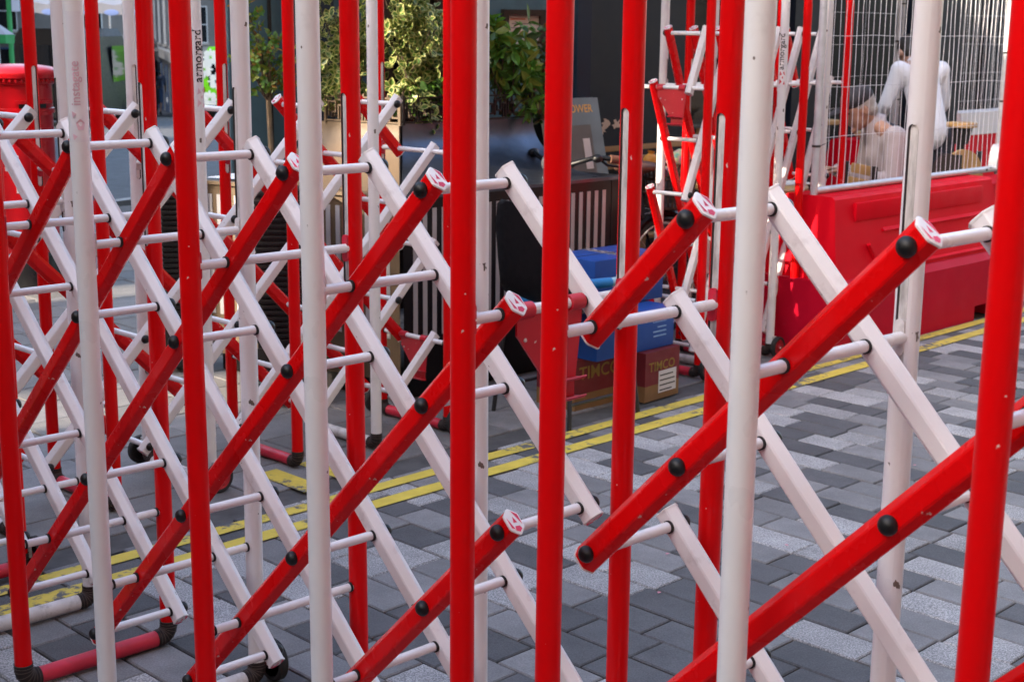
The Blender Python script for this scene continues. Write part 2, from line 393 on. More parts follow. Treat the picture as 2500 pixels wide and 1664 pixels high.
WINFRAME = mat('window_frame_paint', (0.6, 0.58, 0.55), 0.5)
def block(name, label, lo, hi, m, rz=0, loc=(0, 0, 0)):
    r = empty(name, label, 'building', loc, rz)
    b = MB(); b.box(lo, hi); b.build('wall', m, r, 0)
    c = MB(); c.box((lo[0] - .2, lo[1] - .2, hi[2]), (hi[0] + .2, hi[1] + .2, hi[2] + .35)); c.build('cornice', STUCCO, r, 0)
    return r
# the tall house on the left that shades the barriers (out of the frame, it casts the shade seen in the photo)
r = empty('town_house', 'low brick house left of the camera whose shade falls over the barriers', 'building')
hd_ = Vector((-0.898, -0.439, 0)); hp1 = Vector((-5.0, HOUSE_Y, 0)); hp2 = hp1 + hd_ * 13
foot = [(hp1.x, hp1.y), (hp2.x, hp2.y), (hp2.x, -30), (-5, -30)]
b = MB(); b.prism(foot, 0, HOUSE_H); b.build('wall', BRICK, r, 0)
b = MB(); b.prism([(hp1.x + .12, hp1.y + .1), (hp2.x - .15, hp2.y + .1), (hp2.x - .15, -30.1), (-4.88, -30.1)], HOUSE_H, HOUSE_H + .3); b.build('cornice', STUCCO, r, 0)
windows_on(r, frame((-5, 0, 0), (0, 1, 0), (1, 0, 0), (0, 0, 1)), 0, 8, 2, 1.0, 2.5, 1.1, 1.5, 3.0, -20)
def sun_house(label, x0, c0, x1, c1, h, m=None):
    # added unseen blockers, ends parallel to the light, so that only the gaps between the houses let the low sun through
    yy = lambda x, c: (c + .439 * x) / .898
    a = (x0, yy(x0, c0)); e = (x1, yy(x1, c1)); dd = 11
    r = empty('street_house', label, 'building')
    b = MB(); b.prism([a, e, (e[0] - .898 * dd, e[1] - .439 * dd), (a[0] - .898 * dd, a[1] - .439 * dd)], zfar(a[1]) - .3, h); b.build('wall', m or STUCCO, r, 0)
    b = MB(); b.prism([(a[0] + .1, a[1]), (e[0] + .1, e[1]), (e[0] - .898 * dd, e[1] - .439 * dd), (a[0] - .898 * dd, a[1] - .439 * dd)], h, h + .3); b.build('cornice', STUCCO, r, 0)
sun_house('narrow unseen brick house added left of the frame to block the sun', -11, 6.98, -11, 9.30, 8, BRICK)
sun_house('long unseen brick terrace added left of the frame to shade the cross street', -12, 9.72, -15, 33.0, 9, BRICK)
# opposite side of the street, behind the camera
r = block('brick_terrace', 'brick terrace behind the camera across the street', (-22, -9, 0), (40, -1.0, 16), BRICK, ROT45, tuple(uv(0, -4.0)))
windows_on(r, frame((0, -1.0, 0), (1, 0, 0), (0, 1, 0), (0, 0, 1)), 0, 14, 3, 1.6, 3.1, 1.1, 1.8, 3.2, -16)

# ---- corner pub: teal front, navy side
pub = empty('corner_pub', 'dark blue and teal painted pub on the corner behind the planters', 'building')
A0 = Vector((-1.60, 8.25, 0)); A1 = Vector((0.42, 9.05, 0))
dx = (A1 - A0).normalized(); dn = Vector((dx.y, -dx.x, 0)); LW = (A1 - A0).length
XT = frame(A0, dx, -dn, (0, 0, 1))           # x along, y into the building
def xt(px):                                   # wall coordinate under a photo column
    d = ray(px, 60); n = dn; t = (A0 - Vector((0, 0, CAMH))).dot(n) / d.dot(n); P = d * t + Vector((0, 0, CAMH)); return (P - A0).dot(dx)
d0, d1 = xt(925), xt(1085)
b = MB(); b.box((0, 0, 0), (d0, .3, 6)); b.box((d1, 0, 0), (LW, .3, 6)); b.box((d0, 0, 2.5), (d1, .3, 6)); b.build('wall', TEAL, pub, 0, XT)
b = MB()
for q in (d0, d1): b.box((q - .05, -.03, 0), (q + .05, .2, 2.55))
b.box((d0 - .05, -.03, 2.5), (d1 + .05, .2, 2.62)); b.build('door_frame', DARKWOOD, pub, 0, XT)
b = MB(); b.box((d0 + .05, .16, 0), (d1 - .05, .21, 2.5)); do = b.build('door', DARKWOOD, pub, 0, XT)
b = MB(); b.box((d0 + .14, .150, 1.0), (d1 - .14, .158, 2.3)); b.build('door_pane', GLASS, do, 0)
b = MB()
for q in (790, 1418):
    c = xt(q); b.box((c - .045, -.06, 0), (c + .045, 0.0, 5.5))
b.box((0, -.035, 0), (d0 - .05, 0, .35)); b.build('pilaster', NAVY2, pub, 0, XT)
b = MB(); c = xt(655); b.tube([(c, -.02, .3), (c + .004, -.022, 3), (c, -.02, 5)], .012, 8); b.build('cable', RUBBER, pub, 40, XT)
b = MB(); b.add([tuple(A0 + Vector((q * x, q * y, z))) for q in (0.31, 6) for x, y in ((-.10, .99),) for z in (0, 6)] + [tuple(A0 + Vector((q * -.10 + .4, q * .99, z))) for q in (0.31, 6) for z in (0, 6)], [(0, 1, 3, 2), (4, 6, 7, 5), (2, 3, 7, 6), (0, 4, 5, 1)]); b.build('side_wall', TEAL, pub, 0)
# navy side along the street
XN = frame(A1, UU, VV, (0, 0, 1))
b = MB()
segs = [(0, 1.05), (2.25, 2.6), (4.3, 4.7)]
for a, e in segs: b.box((a, 0, 0), (e, .3, 6))
b.box((1.05, 0, 0), (2.25, .3, .75)); b.box((1.05, 0, 2.7), (2.25, .3, 6)); b.box((2.6, 0, 2.6), (4.3, .3, 6)); b.build('wall', NAVY, pub, 0, XN)
b = MB(); b.box((1.05, .12, .75), (2.25, .15, 2.7)); b.build('pane', GLASS, pub, 0, XN)
b = MB()
for q in (1.08, 1.62, 2.2): b.box((q - .03, .05, .75), (q + .03, .12, 2.7))
b.box((1.05, .05, 1.9), (2.25, .12, 1.95)); b.build('window', DARKWOOD, pub, 0, XN)
b = MB(); b.box((2.6, 1.6, 0), (4.3, 1.7, 2.6)); b.build('inner_wall', mat('brown_interior', (0.012, 0.008, 0.005), 0.6, var=0.3, vscale=2), pub, 0, XN)
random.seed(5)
for (px, py, n, s) in ((1362, 205, 9, .085), (1392, 275, 6, .06), (1335, 250, 6, .05), (1480, 300, 8, .06), (1505, 305, 7, .055), (1470, 318, 5, .04)):  # irregular pale peach patches, slightly proud of the two walls
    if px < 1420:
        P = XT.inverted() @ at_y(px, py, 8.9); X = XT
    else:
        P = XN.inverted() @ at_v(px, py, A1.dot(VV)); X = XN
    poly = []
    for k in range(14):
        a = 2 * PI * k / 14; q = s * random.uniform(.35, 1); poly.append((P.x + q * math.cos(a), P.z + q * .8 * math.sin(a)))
    b = MB(); b.prism(poly, .0, .003, 0, X @ frame((0, 0, 0), (1, 0, 0), (0, 0, 1), (0, -1, 0))); b.build('pale_patch', PATCH, pub, 0)
# unseen cloth added above the planters, blocks sun towards the rear barrier and fence
aw = empty('sun_block_cloth', 'unseen dark blue cloth added above the planters to block the sun', 'banner', tuple(uv(4.12, 4.5)), ROT45 + PI / 2)
b = MB(); n = 14; vs = []; fs = []
for i in range(n + 1):
    x = 2.2 * i / n; q = .02 * math.sin(i * 1.3)
    vs += [(x, q, 2.16), (x, q, 3.7), (x, q + .006, 3.7), (x, q + .006, 2.16)]
for i in range(n):
    for k in range(4): fs.append((i*4+k, (i+1)*4+k, (i+1)*4+(k+1) % 4, i*4+(k+1) % 4))
b.add(vs, fs); b.build('cloth', NAVY2, aw, 50)
for z in (2.14, 3.72):
    b = MB(); b.tube([(-.05, 0, z), (2.6, 0, z)], .016, 8); b.build('pole', IRON0, aw, 40)
# poster frame on the teal wall
c0, c1 = xt(1222), xt(1325)
pz0, pz1 = 1.50, 1.81
fr_ = empty('picture_frame', 'dark framed menu poster on the teal wall', 'frame', tuple(XT @ Vector(((c0 + c1) / 2, -.02, (pz0 + pz1) / 2))), math.atan2(dx.y, dx.x))
hw, hh = (c1 - c0) / 2, (pz1 - pz0) / 2
b = MB()
for lo, hi in (((-hw, -.03, hh - .035), (hw, .018, hh)), ((-hw, -.03, -hh), (hw, .018, -hh + .035)), ((-hw, -.03, -hh + .035), (-hw + .035, .018, hh - .035)), ((hw - .035, -.03, -hh + .035), (hw, .018, hh - .035))): b.box(lo, hi)
b.build('moulding', DARKWOOD, fr_, 0)
PAPER = mat('poster_paper', (0.66, 0.55, 0.47), 0.7, var=0.06, vscale=12)
b = MB(); b.box((-hw + .035, -.004, -hh + .035), (hw - .035, .01, hh - .035)); b.build('poster', PAPER, fr_, 0)
INK = mat('pale_red_ink', (0.55, 0.22, 0.16), 0.8); INKG = mat('grey_ink', (0.25, 0.22, 0.2), 0.8)
for k in range(9):
    b = MB(); z = hh - .06 - k * .024; x0 = -hw + .05 + random.random() * .02
    b.box((x0, -.0055, z), (x0 + random.uniform(.08, 2 * hw - .14), -.0042, z + (.012 if k == 0 else .005))); b.build('print_line', INK if k in (0, 3) else INKG, fr_, 0)

# dark shopfront further along
r = empty('dark_shopfront', 'black painted shopfront behind the people on the right', 'building', tuple(uv(10.6, 8.2)), ROT45)
DARKPANE = mat('dark_window_pane', (0.004, 0.004, 0.005), 0.35, spec=0.12)
BLACKP = mat('black_shop_paint', (0.0045, 0.0045, 0.0055), 0.6, var=0.2, spec=0.2)
b = MB(); b.box((-.6, 0, 0), (10, 5, 7)); b.build('wall', BLACKP, r, 0)
for q in (0.2, 1.9, 3.6, 5.3):
    b = MB(); b.box((q - .06, -.05, 0), (q + .06, 0, 3.2)); b.build('pilaster', NAVY, r, 0)
b = MB(); b.box((-.3, -.12, 2.9), (8, 0, 3.5)); b.build('fascia', NAVY, r, 0)
for q in (.4, 2.1, 3.8):
    b = MB(); b.box((q, -.01, .7), (q + 1.3, -.004, 2.7)); b.build('pane', DARKPANE, r, 0)

# ---- far end of the cross street
def facade(name, label, P0, P1, h, m, zb, nwin, storeys, deep=8.0, ww=1.1, wh=1.9, z0=3.6, dz=3.4):
    P0 = Vector((*P0, 0)); P1 = Vector((*P1, 0)); L = (P1 - P0).length
    r = empty(name, label, 'building', (P0.x, P0.y, zb), math.atan2(P1.y - P0.y, P1.x - P0.x))
    b = MB(); b.box((0, 0, 0), (L, deep, h)); b.build('wall', m, r, 0)
    b = MB(); b.box((-.15, -.25, 3.0), (L + .15, .0, 3.35)); b.box((-.2, -.35, h), (L + .2, deep, h + .4)); b.build('cornice', STUCCO, r, 0)
    windows_on(r, frame((0, 0, 0), (1, 0, 0), (0, -1, 0), (0, 0, 1)), 0, nwin, storeys, z0, dz, ww, wh, L / (nwin + .3), L / (nwin + .3) * .65)
    for i in range(nwin):
        q = L / (nwin + .3) * (i + .65)
        b = MB(); b.box((q - 1.0, -.03, .25), (q + 1.0, -.006, 2.6)); o = b.build('shop_window', GLASS, r, 0)
        b = MB(); b.box((q - 1.06, -.05, .2), (q - 1.0, 0, 2.65)); b.box((q + 1.0, -.05, .2), (q + 1.06, 0, 2.65)); b.box((q - 1.0, -.05, 2.6), (q + 1.0, 0, 2.7)); b.build('frame', SHOPBLUE, o, 0)
    return r
FARST = mat('dim_far_stone', (0.17, 0.155, 0.14), 0.8, var=0.2, vscale=.8)
GREYST = mat('grey_painted_stone', (0.16, 0.16, 0.165), 0.8, var=0.12, vscale=1.2)
facade('street_house', 'grey stone house with dark doorway beyond the walking man', (-18.6, 76), (-11.9, 52), 14, GREYST, -2.6, 4, 3, .35)
facade('street_house', 'cream house closing the cross street behind the lime green van', (-20.0, 82), (2, 86), 15, FARST, -2.8, 6, 3)
facade('street_house', 'pale terrace at the far left end of the street', (-48, 64), (-20.3, 81), 15, FARST, -2.2, 7, 3)
facade('street_house', 'unseen brick house past the left edge, raised to shade the far street', (-36, 26), (-25.6, 71), 24, BRICK, -2.6, 6, 5)  # out of view, lengthened and raised to shade the far street
# striped canopies in front of them
CLOTH = mat('white_canopy_cloth', (0.30, 0.29, 0.30), 0.8, var=0.1, vscale=2); CLOTHB = mat('blue_print', (0.22, 0.3, 0.55), 0.8)
GREENC = mat('green_awning_cloth', (0.04, 0.32, 0.08), 0.7, var=0.15, vscale=2)
def awning(name, label, px0, px1, py0, py1, Y, m, drop=.35, deep=1.6, poles=True):
    a = at_y(px0, py1, Y); e = at_y(px1, py1, Y); t = at_y(px0, py0, Y); h = t.z - a.z; L = e.x - a.x
    r = empty(name, label, 'awning', (a.x, Y, 0))
    b = MB(); n = 10; vs = []; fs = []
    for i in range(n + 1):
        x = L * i / n; sg = .04 * math.sin(i * 2.1)
        vs += [(x, 0, a.z + sg), (x, 0, a.z + drop * h + sg), (x, deep, t.z + sg), (x, deep, t.z + sg - .02), (x, .02, a.z + drop * h - .02 + sg), (x, .02, a.z + sg)]
    for i in range(n):
        for k in range(5): fs.append((i*6+k, (i+1)*6+k, (i+1)*6+k+1, i*6+k+1))
    b.add(vs, fs); b.build('cloth', m, r, 30)
    if poles:
        for x in (.05, L - .05):
            b = MB(); b.tube([(x, .05, zfar(Y)), (x, .05, a.z + .1)], .03, 8); b.build('post', WINFRAME, r, 40)
    return r
r = awning('awning', 'white printed canopy above the dark van', 62, 330, -40, 34, 44, CLOTH)
for k in range(5):
    b = MB(); b.ellipsoid((.7 + k * .62, -.02, 1.7 + CAMH * 0 + .35), (.22, .01, .09), 0, 10, 6); b.build('print', CLOTHB, r, 40)
awning('awning', 'white slanted canopy beside the grey stone house', 262, 312, -70, 30, 47, CLOTH, .3, 2.5)
r = empty('market_parasol', 'green market parasol with pale top at the left edge', 'parasol', tuple(at_y(-5, 100, 26).xy) + (zfar(26),))
zt = at_y(0, 62, 26).z - zfar(26); ze = at_y(0, 85, 26).z - zfar(26); zl = at_y(0, 106, 26).z - zfar(26)
b = MB(); b.lathe([(.28, ze - .01), (.27, zl), (.29, zl), (.30, ze), (.05, zt), (0, zt + .03)], 8); b.build('canopy', GREENC, r, 20)
b = MB(); b.tube([(0, 0, 0), (0, 0, zt)], .025, 8); b.build('pole', WINFRAME, r, 40)
b = MB(); b.lathe([(.301, ze + .004), (.06, zt + .004), (0, zt + .035)], 8); b.build('valance_top', CLOTH, r, 20)
# banner pole
PALEB = mat('pale_banner', (0.7, 0.7, 0.75), 0.7)
r = empty('street_banner', 'white banner on a green pole at the top left corner', 'banner', tuple(at_y(24, 60, 30).xy) + (zfar(30),))
b = MB(); b.tube([(0, 0, 0), (0, 0, 5)], .05, 8); b.build('pole', GREENC, r, 40)
b = MB(); b.box((.06, -.01, 2.6), (.22, .01, 4.6)); b.build('flag', PALEB, r, 0)

# ------------------------------------------------------------------ vehicles on the cross street
def van(name, label, px0, px1, Y, L, H, m, rz=0, mtrim=None, extra=None, group=None):
    a = at_y(px0, 60, Y); e = at_y(px1, 60, Y); Wd = e.x - a.x
    r = empty(name, label, 'van', ((a.x + e.x) / 2, Y, zfar(Y + L / 2)), rz, group)
    hw = Wd / 2; b = MB()
    prof = [(-hw, .35), (-hw, 1.15), (-hw + .06 * Wd, H - .22), (-hw + .13 * Wd, H), (hw - .13 * Wd, H), (hw - .06 * Wd, H - .22), (hw, 1.15), (hw, .35)]
    b.prism(prof, 0, -L, 0, frame((0, 0, 0), (1, 0, 0), (0, 0, 1), (0, -1, 0)))
    b.build('body', m, r, 25)
    for xa, xb in ((-hw * .78, -.03), (.03, hw * .78)):
        gl = MB(); gl.box((xa, -.03, 1.2), (xb, -.004, H - .45)); gl.build('rear_window', GLASS, r, 0)
    for s in (-1, 1):
        gl = MB(); gl.box((s * hw - .012, L * .55, 1.2), (s * hw + .012, L * .9, H - .5)); gl.build('side_window', GLASS, r, 0)
    t = MB(); t.bbox((-hw - .02, -.12, .3), (hw + .02, .05, .55), .03); t.build('bumper', mtrim or RUBBER, r, 30)
    for s in (-1, 1):
        b = MB(); b.box((s * hw * .96 - .05, -.03, .8), (s * hw * .96 + .05, -.002, 1.15)); b.build('tail_light', mat('tail_light_red', (.35, .01, .01), .2), r, 0)
        for y in (.8, L - .9):
            Xw = T(s * (hw - .1), y, .33) @ frame((0, 0, 0), (0, 1, 0), (0, 0, 1), (1, 0, 0))
            q = MB(); q.lathe([(.2, -.1), (.31, -.1), (.33, -.06), (.33, .06), (.31, .1), (.2, .1)], 20, 0, Xw); wo = q.build('wheel', RUBBER_GREY, r, 40)
            q = MB(); q.lathe([(0, -.08), (.2, -.09), (.2, .09), (0, .08)], 16, 0, Xw); q.build('rim', STEEL, wo, 40)
    return r
BLK = mat('black_van_paint', (0.005, 0.005, 0.006), 0.4, spec=0.15); SILV = mat('silver_van_paint', (0.30, 0.30, 0.31), 0.2, metal=0.5, coat=0.4, var=0.2, vscale=1.2)
LIME = mat('lime_green_paint', (0.20, 0.72, 0.012), 0.3, coat=0.2)
van('delivery_van', 'black van behind the red pillar box', 24, 215, 40, 4.8, 2.72, BLK, 0.05)
van('delivery_van', 'silver grey van with dark windows and bright roof edge', 168, 288, 50, 5.2, 2.75, SILV, -0.03)
r = van('delivery_van', 'lime green van printed with white petals', 488, 640, 50, 4.5, 2.5, LIME, 0.0)
PETAL = mat('white_petal_print', (0.75, 0.78, 0.7), 0.5)
random.seed(3)
for fx, fz in ((-.72, 2.15), (-.55, 1.35), (-.95, 1.75), (-.35, 2.0), (-.8, .75), (-.2, .9), (.3, 1.6)):
    b = MB()
    for k in range(8):
        a = 2 * PI * k / 8
        b.ellipsoid((fx + .17 * math.cos(a), -.036, fz + .17 * math.sin(a)), (.10 * abs(math.cos(a)) + .045, .004, .10 * abs(math.sin(a)) + .045), 0, 8, 4)
    b.build('petal_print', PETAL, r, 40)

# ------------------------------------------------------------------ pillar box
POST = mat('pillar_box_red', (0.60, 0.006, 0.012), 0.3, coat=0.18, var=0.06, vscale=4, spec=0.25)
POSTBLK = mat('pillar_box_black', (0.015, 0.015, 0.016), 0.3, coat=0.3)
ENAMEL = mat('white_enamel_plate', (0.72, 0.70, 0.70), 0.3)
Pb = at_y(40, 160, 9.5)
zc = Pb.z
pb = empty('pillar_box', 'red cast iron pillar box with domed cap at the left edge', 'post box', (Pb.x, 9.5, 0))
b = MB(); b.lathe([(.25, 0), (.25, .02), (.235, .05), (.235, .22), (.215, .24)], 40); b.build('base', POSTBLK, pb, 30)
b = MB(); b.lathe([(.21, .24), (.21, zc - .30)], 40); b.lathe([(.222, zc - .30), (.222, zc - .27), (.212, zc - .265)], 40)
b.lathe([(.212, zc - .265), (.212, zc - .12), (.235, zc - .11), (.235, zc - .085)], 40); b.build('body', POST, pb, 30)
b = MB(); b.lathe([(.235, zc - .085), (.262, zc - .075), (.268, zc - .05), (.262, zc - .035), (.22, zc - .008), (.12, zc + .008), (0, zc + .012)], 44); b.build('cap', POST, pb, 50)
b = MB()
for k in range(44):
    a = 2 * PI * k / 44; b.ellipsoid((.246 * math.cos(a), .246 * math.sin(a), zc - .088), (.012, .012, .014), 0, 6, 4)
b.build('fluted_rim', POST, pb, 40)
def arc_panel(name, a0, a1, z0, z1, rr, th, m, par, seg=10):
    b = MB(); vs = []; fs = []
    for i in range(seg + 1):
        a = a0 + (a1 - a0) * i / seg
        for q, z in ((rr, z0), (rr + th, z0), (rr + th, z1), (rr, z1)): vs.append((q * math.cos(a), q * math.sin(a), z))
    for i in range(seg):
        for k in range(4): fs.append((i*4+k, (i+1)*4+k, (i+1)*4+(k+1) % 4, i*4+(k+1) % 4))
    fs += [(0, 1, 2, 3), (seg*4+3, seg*4+2, seg*4+1, seg*4)]
    b.add(vs, fs); return b.build(name, m, par, 40)
ang = lambda px: math.asin(max(-1, min(1, ((px - 40) / 2500 * 36 / cam.lens * 9.5) / .222))) - PI / 2 - .33
arc_panel('hood', -1.35, -.25, zc - .235, zc - .215, .21, .035, POST, pb)
arc_panel('aperture', -1.25, -.35, zc - .285, zc - .238, .208, .006, PRINT_BLACK, pb)
arc_panel('aperture_lip', -1.35, -.25, zc - .31, zc - .288, .21, .026, POST, pb)
arc_panel('door', -1.9, -.5, .3, zc - .36, .205, .012, POST, pb, 14)
for a0, a1, z0, z1 in ((-1.02, -.72, zc - .60, zc - .37), (-1.75, -1.35, zc - .66, zc - .56), (-1.45, -1.2, zc - .80, zc - .76)):
    o = arc_panel('notice_plate', a0, a1, z0, z1, .2165, .004, ENAMEL, pb, 6)
    n = 5 if z1 - z0 > .1 else 2
    for k in range(n):
        z = z1 - .02 - k * (z1 - z0 - .03) / n
        arc_panel('print_line', a0 + .05, a1 - .06 - .1 * random.random(), z - .008, z, .2206, .0006, PRINT_BLACK if k else PRINT_RED, o, 4)

# ------------------------------------------------------------------ planters
BRONZE = mat('bronze_painted_metal', (0.125, 0.082, 0.045), 0.55, var=0.1, vscale=4, dirt=((0.08, 0.055, 0.035), 8, 0.55, 0.8, 0.4))
PBLACK = mat('black_painted_metal', (0.006, 0.0045, 0.0055), 0.4, var=0.2, vscale=4, spec=0.3)
PSHEET = mat('dark_sheet_metal', (0.085, 0.095, 0.125), 0.33, metal=0.85, var=0.25, vscale=5)
STRIPE = mat('cream_stripe_paint', (0.43, 0.41, 0.42), 0.6, var=0.08, vscale=10, dirt=((0.2, 0.17, 0.17), 10, 0.6, 0.8, 0.5))
SOIL = mat('potting_soil', (0.03, 0.02, 0.014), 0.95, var=0.3, vscale=12)
def planter(label, loc, rz, L, s0, s1, f0, f1, m, msheet, stripes, zl=.945, zs=1.235, seams=(), zst=(.30, .895), kL=0.0, kR=0.0):
    r = empty('street_planter', label, 'planter', loc, rz)
    def blk(b, x0, x1, y0, y1, z0, z1):        # box whose ends follow the mitred corner
        b.prism([(x0 + kL * y0, y0), (x1 + kR * y0, y0), (x1 + kR * y1, y1), (x0 + kL * y1, y1)], z0, z1)
    b = MB(); blk(b, 0, L, 0, .62, .10, zl); b.build('cabinet', m, r, 30)
    b = MB(); blk(b, .04, L - .04, .06, .58, 0, .10); b.build('plinth', PBLACK, r, 0)
    b = MB(); blk(b, -.004, L + .004, -.022, .03, zl, zl + .016); b.build('ledge', msheet, r, 30)
    b = MB(); n = 18; vs = []; fs = []
    for i in range(n + 1):
        t = PI / 2 * i / n; y = .03 + .50 * math.sin(t); z = zl + .018 + (zs - zl - .018) * (1 - math.cos(t))
        for x in (s0 + kL * y, s1 + kR * y): vs.append((x, y, z))
        for x in (s0 + kL * y, s1 + kR * y): vs.append((x, y + .010, z - .012))
    for i in range(n):
        a = i * 4; e = a + 4
        fs += [(a, a+1, e+1, e), (a+2, e+2, e+3, a+3), (a, e, e+2, a+2), (a+1, a+3, e+3, e+1)]
    b.add(vs, fs); b.build('curved_sheet', msheet, r, 50)
    b = MB(); blk(b, s0 - .008, s1 + .008, .545, .86, zl + .001, zs - .02); b.build('trough', m, r, 0)
    b = MB(); blk(b, s0 + .01, s1 - .01, .56, .84, zs - .06, zs - .015); b.build('soil', SOIL, r, 0)
    # greek key fretwork
    b = MB(); h = .125; z0 = zs + .004; t = .0075; y0, y1 = .522, .532
    bar = lambda xa, za, xb, zb: b.box((xa, y0, z0 + za), (xb, y1, z0 + zb))
    bar(f0, 0, f1, t); bar(f0, h - t, f1, h)
    bar(f0 - .014, -.01, f0, h + .01); bar(f1, -.01, f1 + .014, h + .01)
    unit = .15; x = f0 + .012; e = .0003
    while x + unit <= f1 + .02:
        sh = [(0.000, .020, .008, .085), (.008, .078, .052, .085), (.044, .035, .052, .078), (.024, .035, .044, .042), (.020, .035, .0265, .060),
              (.062, t, .070, .070), (.070, .0625, .088, .070), (.080, t, .088, .0625),
              (.098, .020, .106, .085), (.106, .020, .142, .027), (.134, .027, .142, .070), (.114, .063, .134, .070), (.066, .085, .084, .0925), (.071, .0925, .079, h - t)]
        for xa, za, xb, zb in sh: bar(x + xa, za * 1.19, min(x + xb, f1), zb * 1.19)
        x += unit
    b.build('fretwork', m, r, 0)
    sm = MB(); sm.box((-.013, -.0035, zst[0]), (.013, -.0008, zst[1])); sm = sm.mesh('stripe', [STRIPE], 0)
    for x in stripes: inst('stripe', sm, r, T(x, 0, 0))
    for x in seams:
        b = MB(); b.box((x - .003, -.003, .12), (x + .003, -.0006, zl - .005)); b.build('seam', PRINT_BLACK, r, 0)
    return r
tl = Vector((-1.53, 7.12, 0)); trz = math.radians(-32); KT, KB = -.738, .857
planter('tan planter lit by the sun with cream stripes on its front', tuple(tl), trz, 1.20, .22, 1.20, .36, 1.20 + KT * .53, BRONZE, BRONZE, [.05 + i * .057 for i in range(20)], kR=KT)
pk = uv(4.23, 4.93)
planter('long black planter with pale stripes beside the black chair', tuple(pk), ROT45, 1.62, .0, 1.37, KB * .53 + .012, 1.34, PBLACK, PSHEET, [.07 + i * .0585 for i in range(23)], seams=(1.42,), kL=KB)
XTAN0 = T(*tl) @ R(trz, 'Z')
# paper sheet left lying on the tan ledge
b = MB(); vs = []; n = 8
for i in range(n + 1):
    for j in range(n + 1):
        vs.append((.26 * i / n, .20 * j / n, .004 + .006 * math.sin(i * 1.3) * math.sin(j * 1.1) + .004 * random.random()))
b.add(vs, [(i*(n+1)+j, (i+1)*(n+1)+j, (i+1)*(n+1)+j+1, i*(n+1)+j+1) for i in range(n) for j in range(n)])
o = b.build('paper_sheet', mat('white_paper', (.7, .7, .72), .8), None, 60, XTAN0 @ T(.0, .03, .963) @ R(.15, 'Z')); tag(o, 'crumpled white paper sheet lying on the tan planter ledge', 'paper')
# ------------------------------------------------------------------ plants
def leaf_pts(l, wd, fold):
    return [(0, 0, 0), (.25*l, .36*wd, fold*.36), (.55*l, .5*wd, fold*.5), (.82*l, .3*wd, fold*.3), (l, 0, -.02*l), (.82*l, -.3*wd, fold*.3), (.55*l, -.5*wd, fold*.5), (.25*l, -.36*wd, fold*.36)]
def leafmat(name, c, tr=0.25):
    m = mat(name, c, 0.42, var=0.25, vscale=30)
    m.node_tree.nodes['Principled BSDF'].inputs['Transmission Weight'].default_value = 0.0
    n = m.node_tree; N = n.nodes; L = n.links; b = N['Principled BSDF']; o = N['Material Output']
    t = N.new('ShaderNodeBsdfTranslucent'); src = b.inputs['Base Color'].links[0].from_socket; L.new(src, t.inputs['Color'])
    mx = N.new('ShaderNodeMixShader'); mx.inputs[0].default_value = tr; L.new(b.outputs[0], mx.inputs[1]); L.new(t.outputs[0], mx.inputs[2]); L.new(mx.outputs[0], o.inputs[0]); return m
L_GREEN = leafmat('leaf_green', (0.085, 0.175, 0.028)); L_DARK = leafmat('leaf_dark_green', (0.04, 0.095, 0.02)); L_CREAM = leafmat('leaf_cream_margin', (0.44, 0.45, 0.16))
L_BRIGHT = leafmat('leaf_bright_green', (0.12, 0.27, 0.03)); L_YEL = leafmat('leaf_yellow_green', (0.22, 0.26, 0.03)); L_ORNG = leafmat('leaf_orange', (0.36, 0.17, 0.03)); L_BROWN = leafmat('leaf_brownish', (0.10, 0.075, 0.03))
BARK = mat('twig_bark', (0.09, 0.06, 0.04), 0.85, var=0.2, vscale=30)
TRUNK = mat('pale_trunk_bark', (0.22, 0.16, 0.10), 0.85, var=0.2, vscale=30)
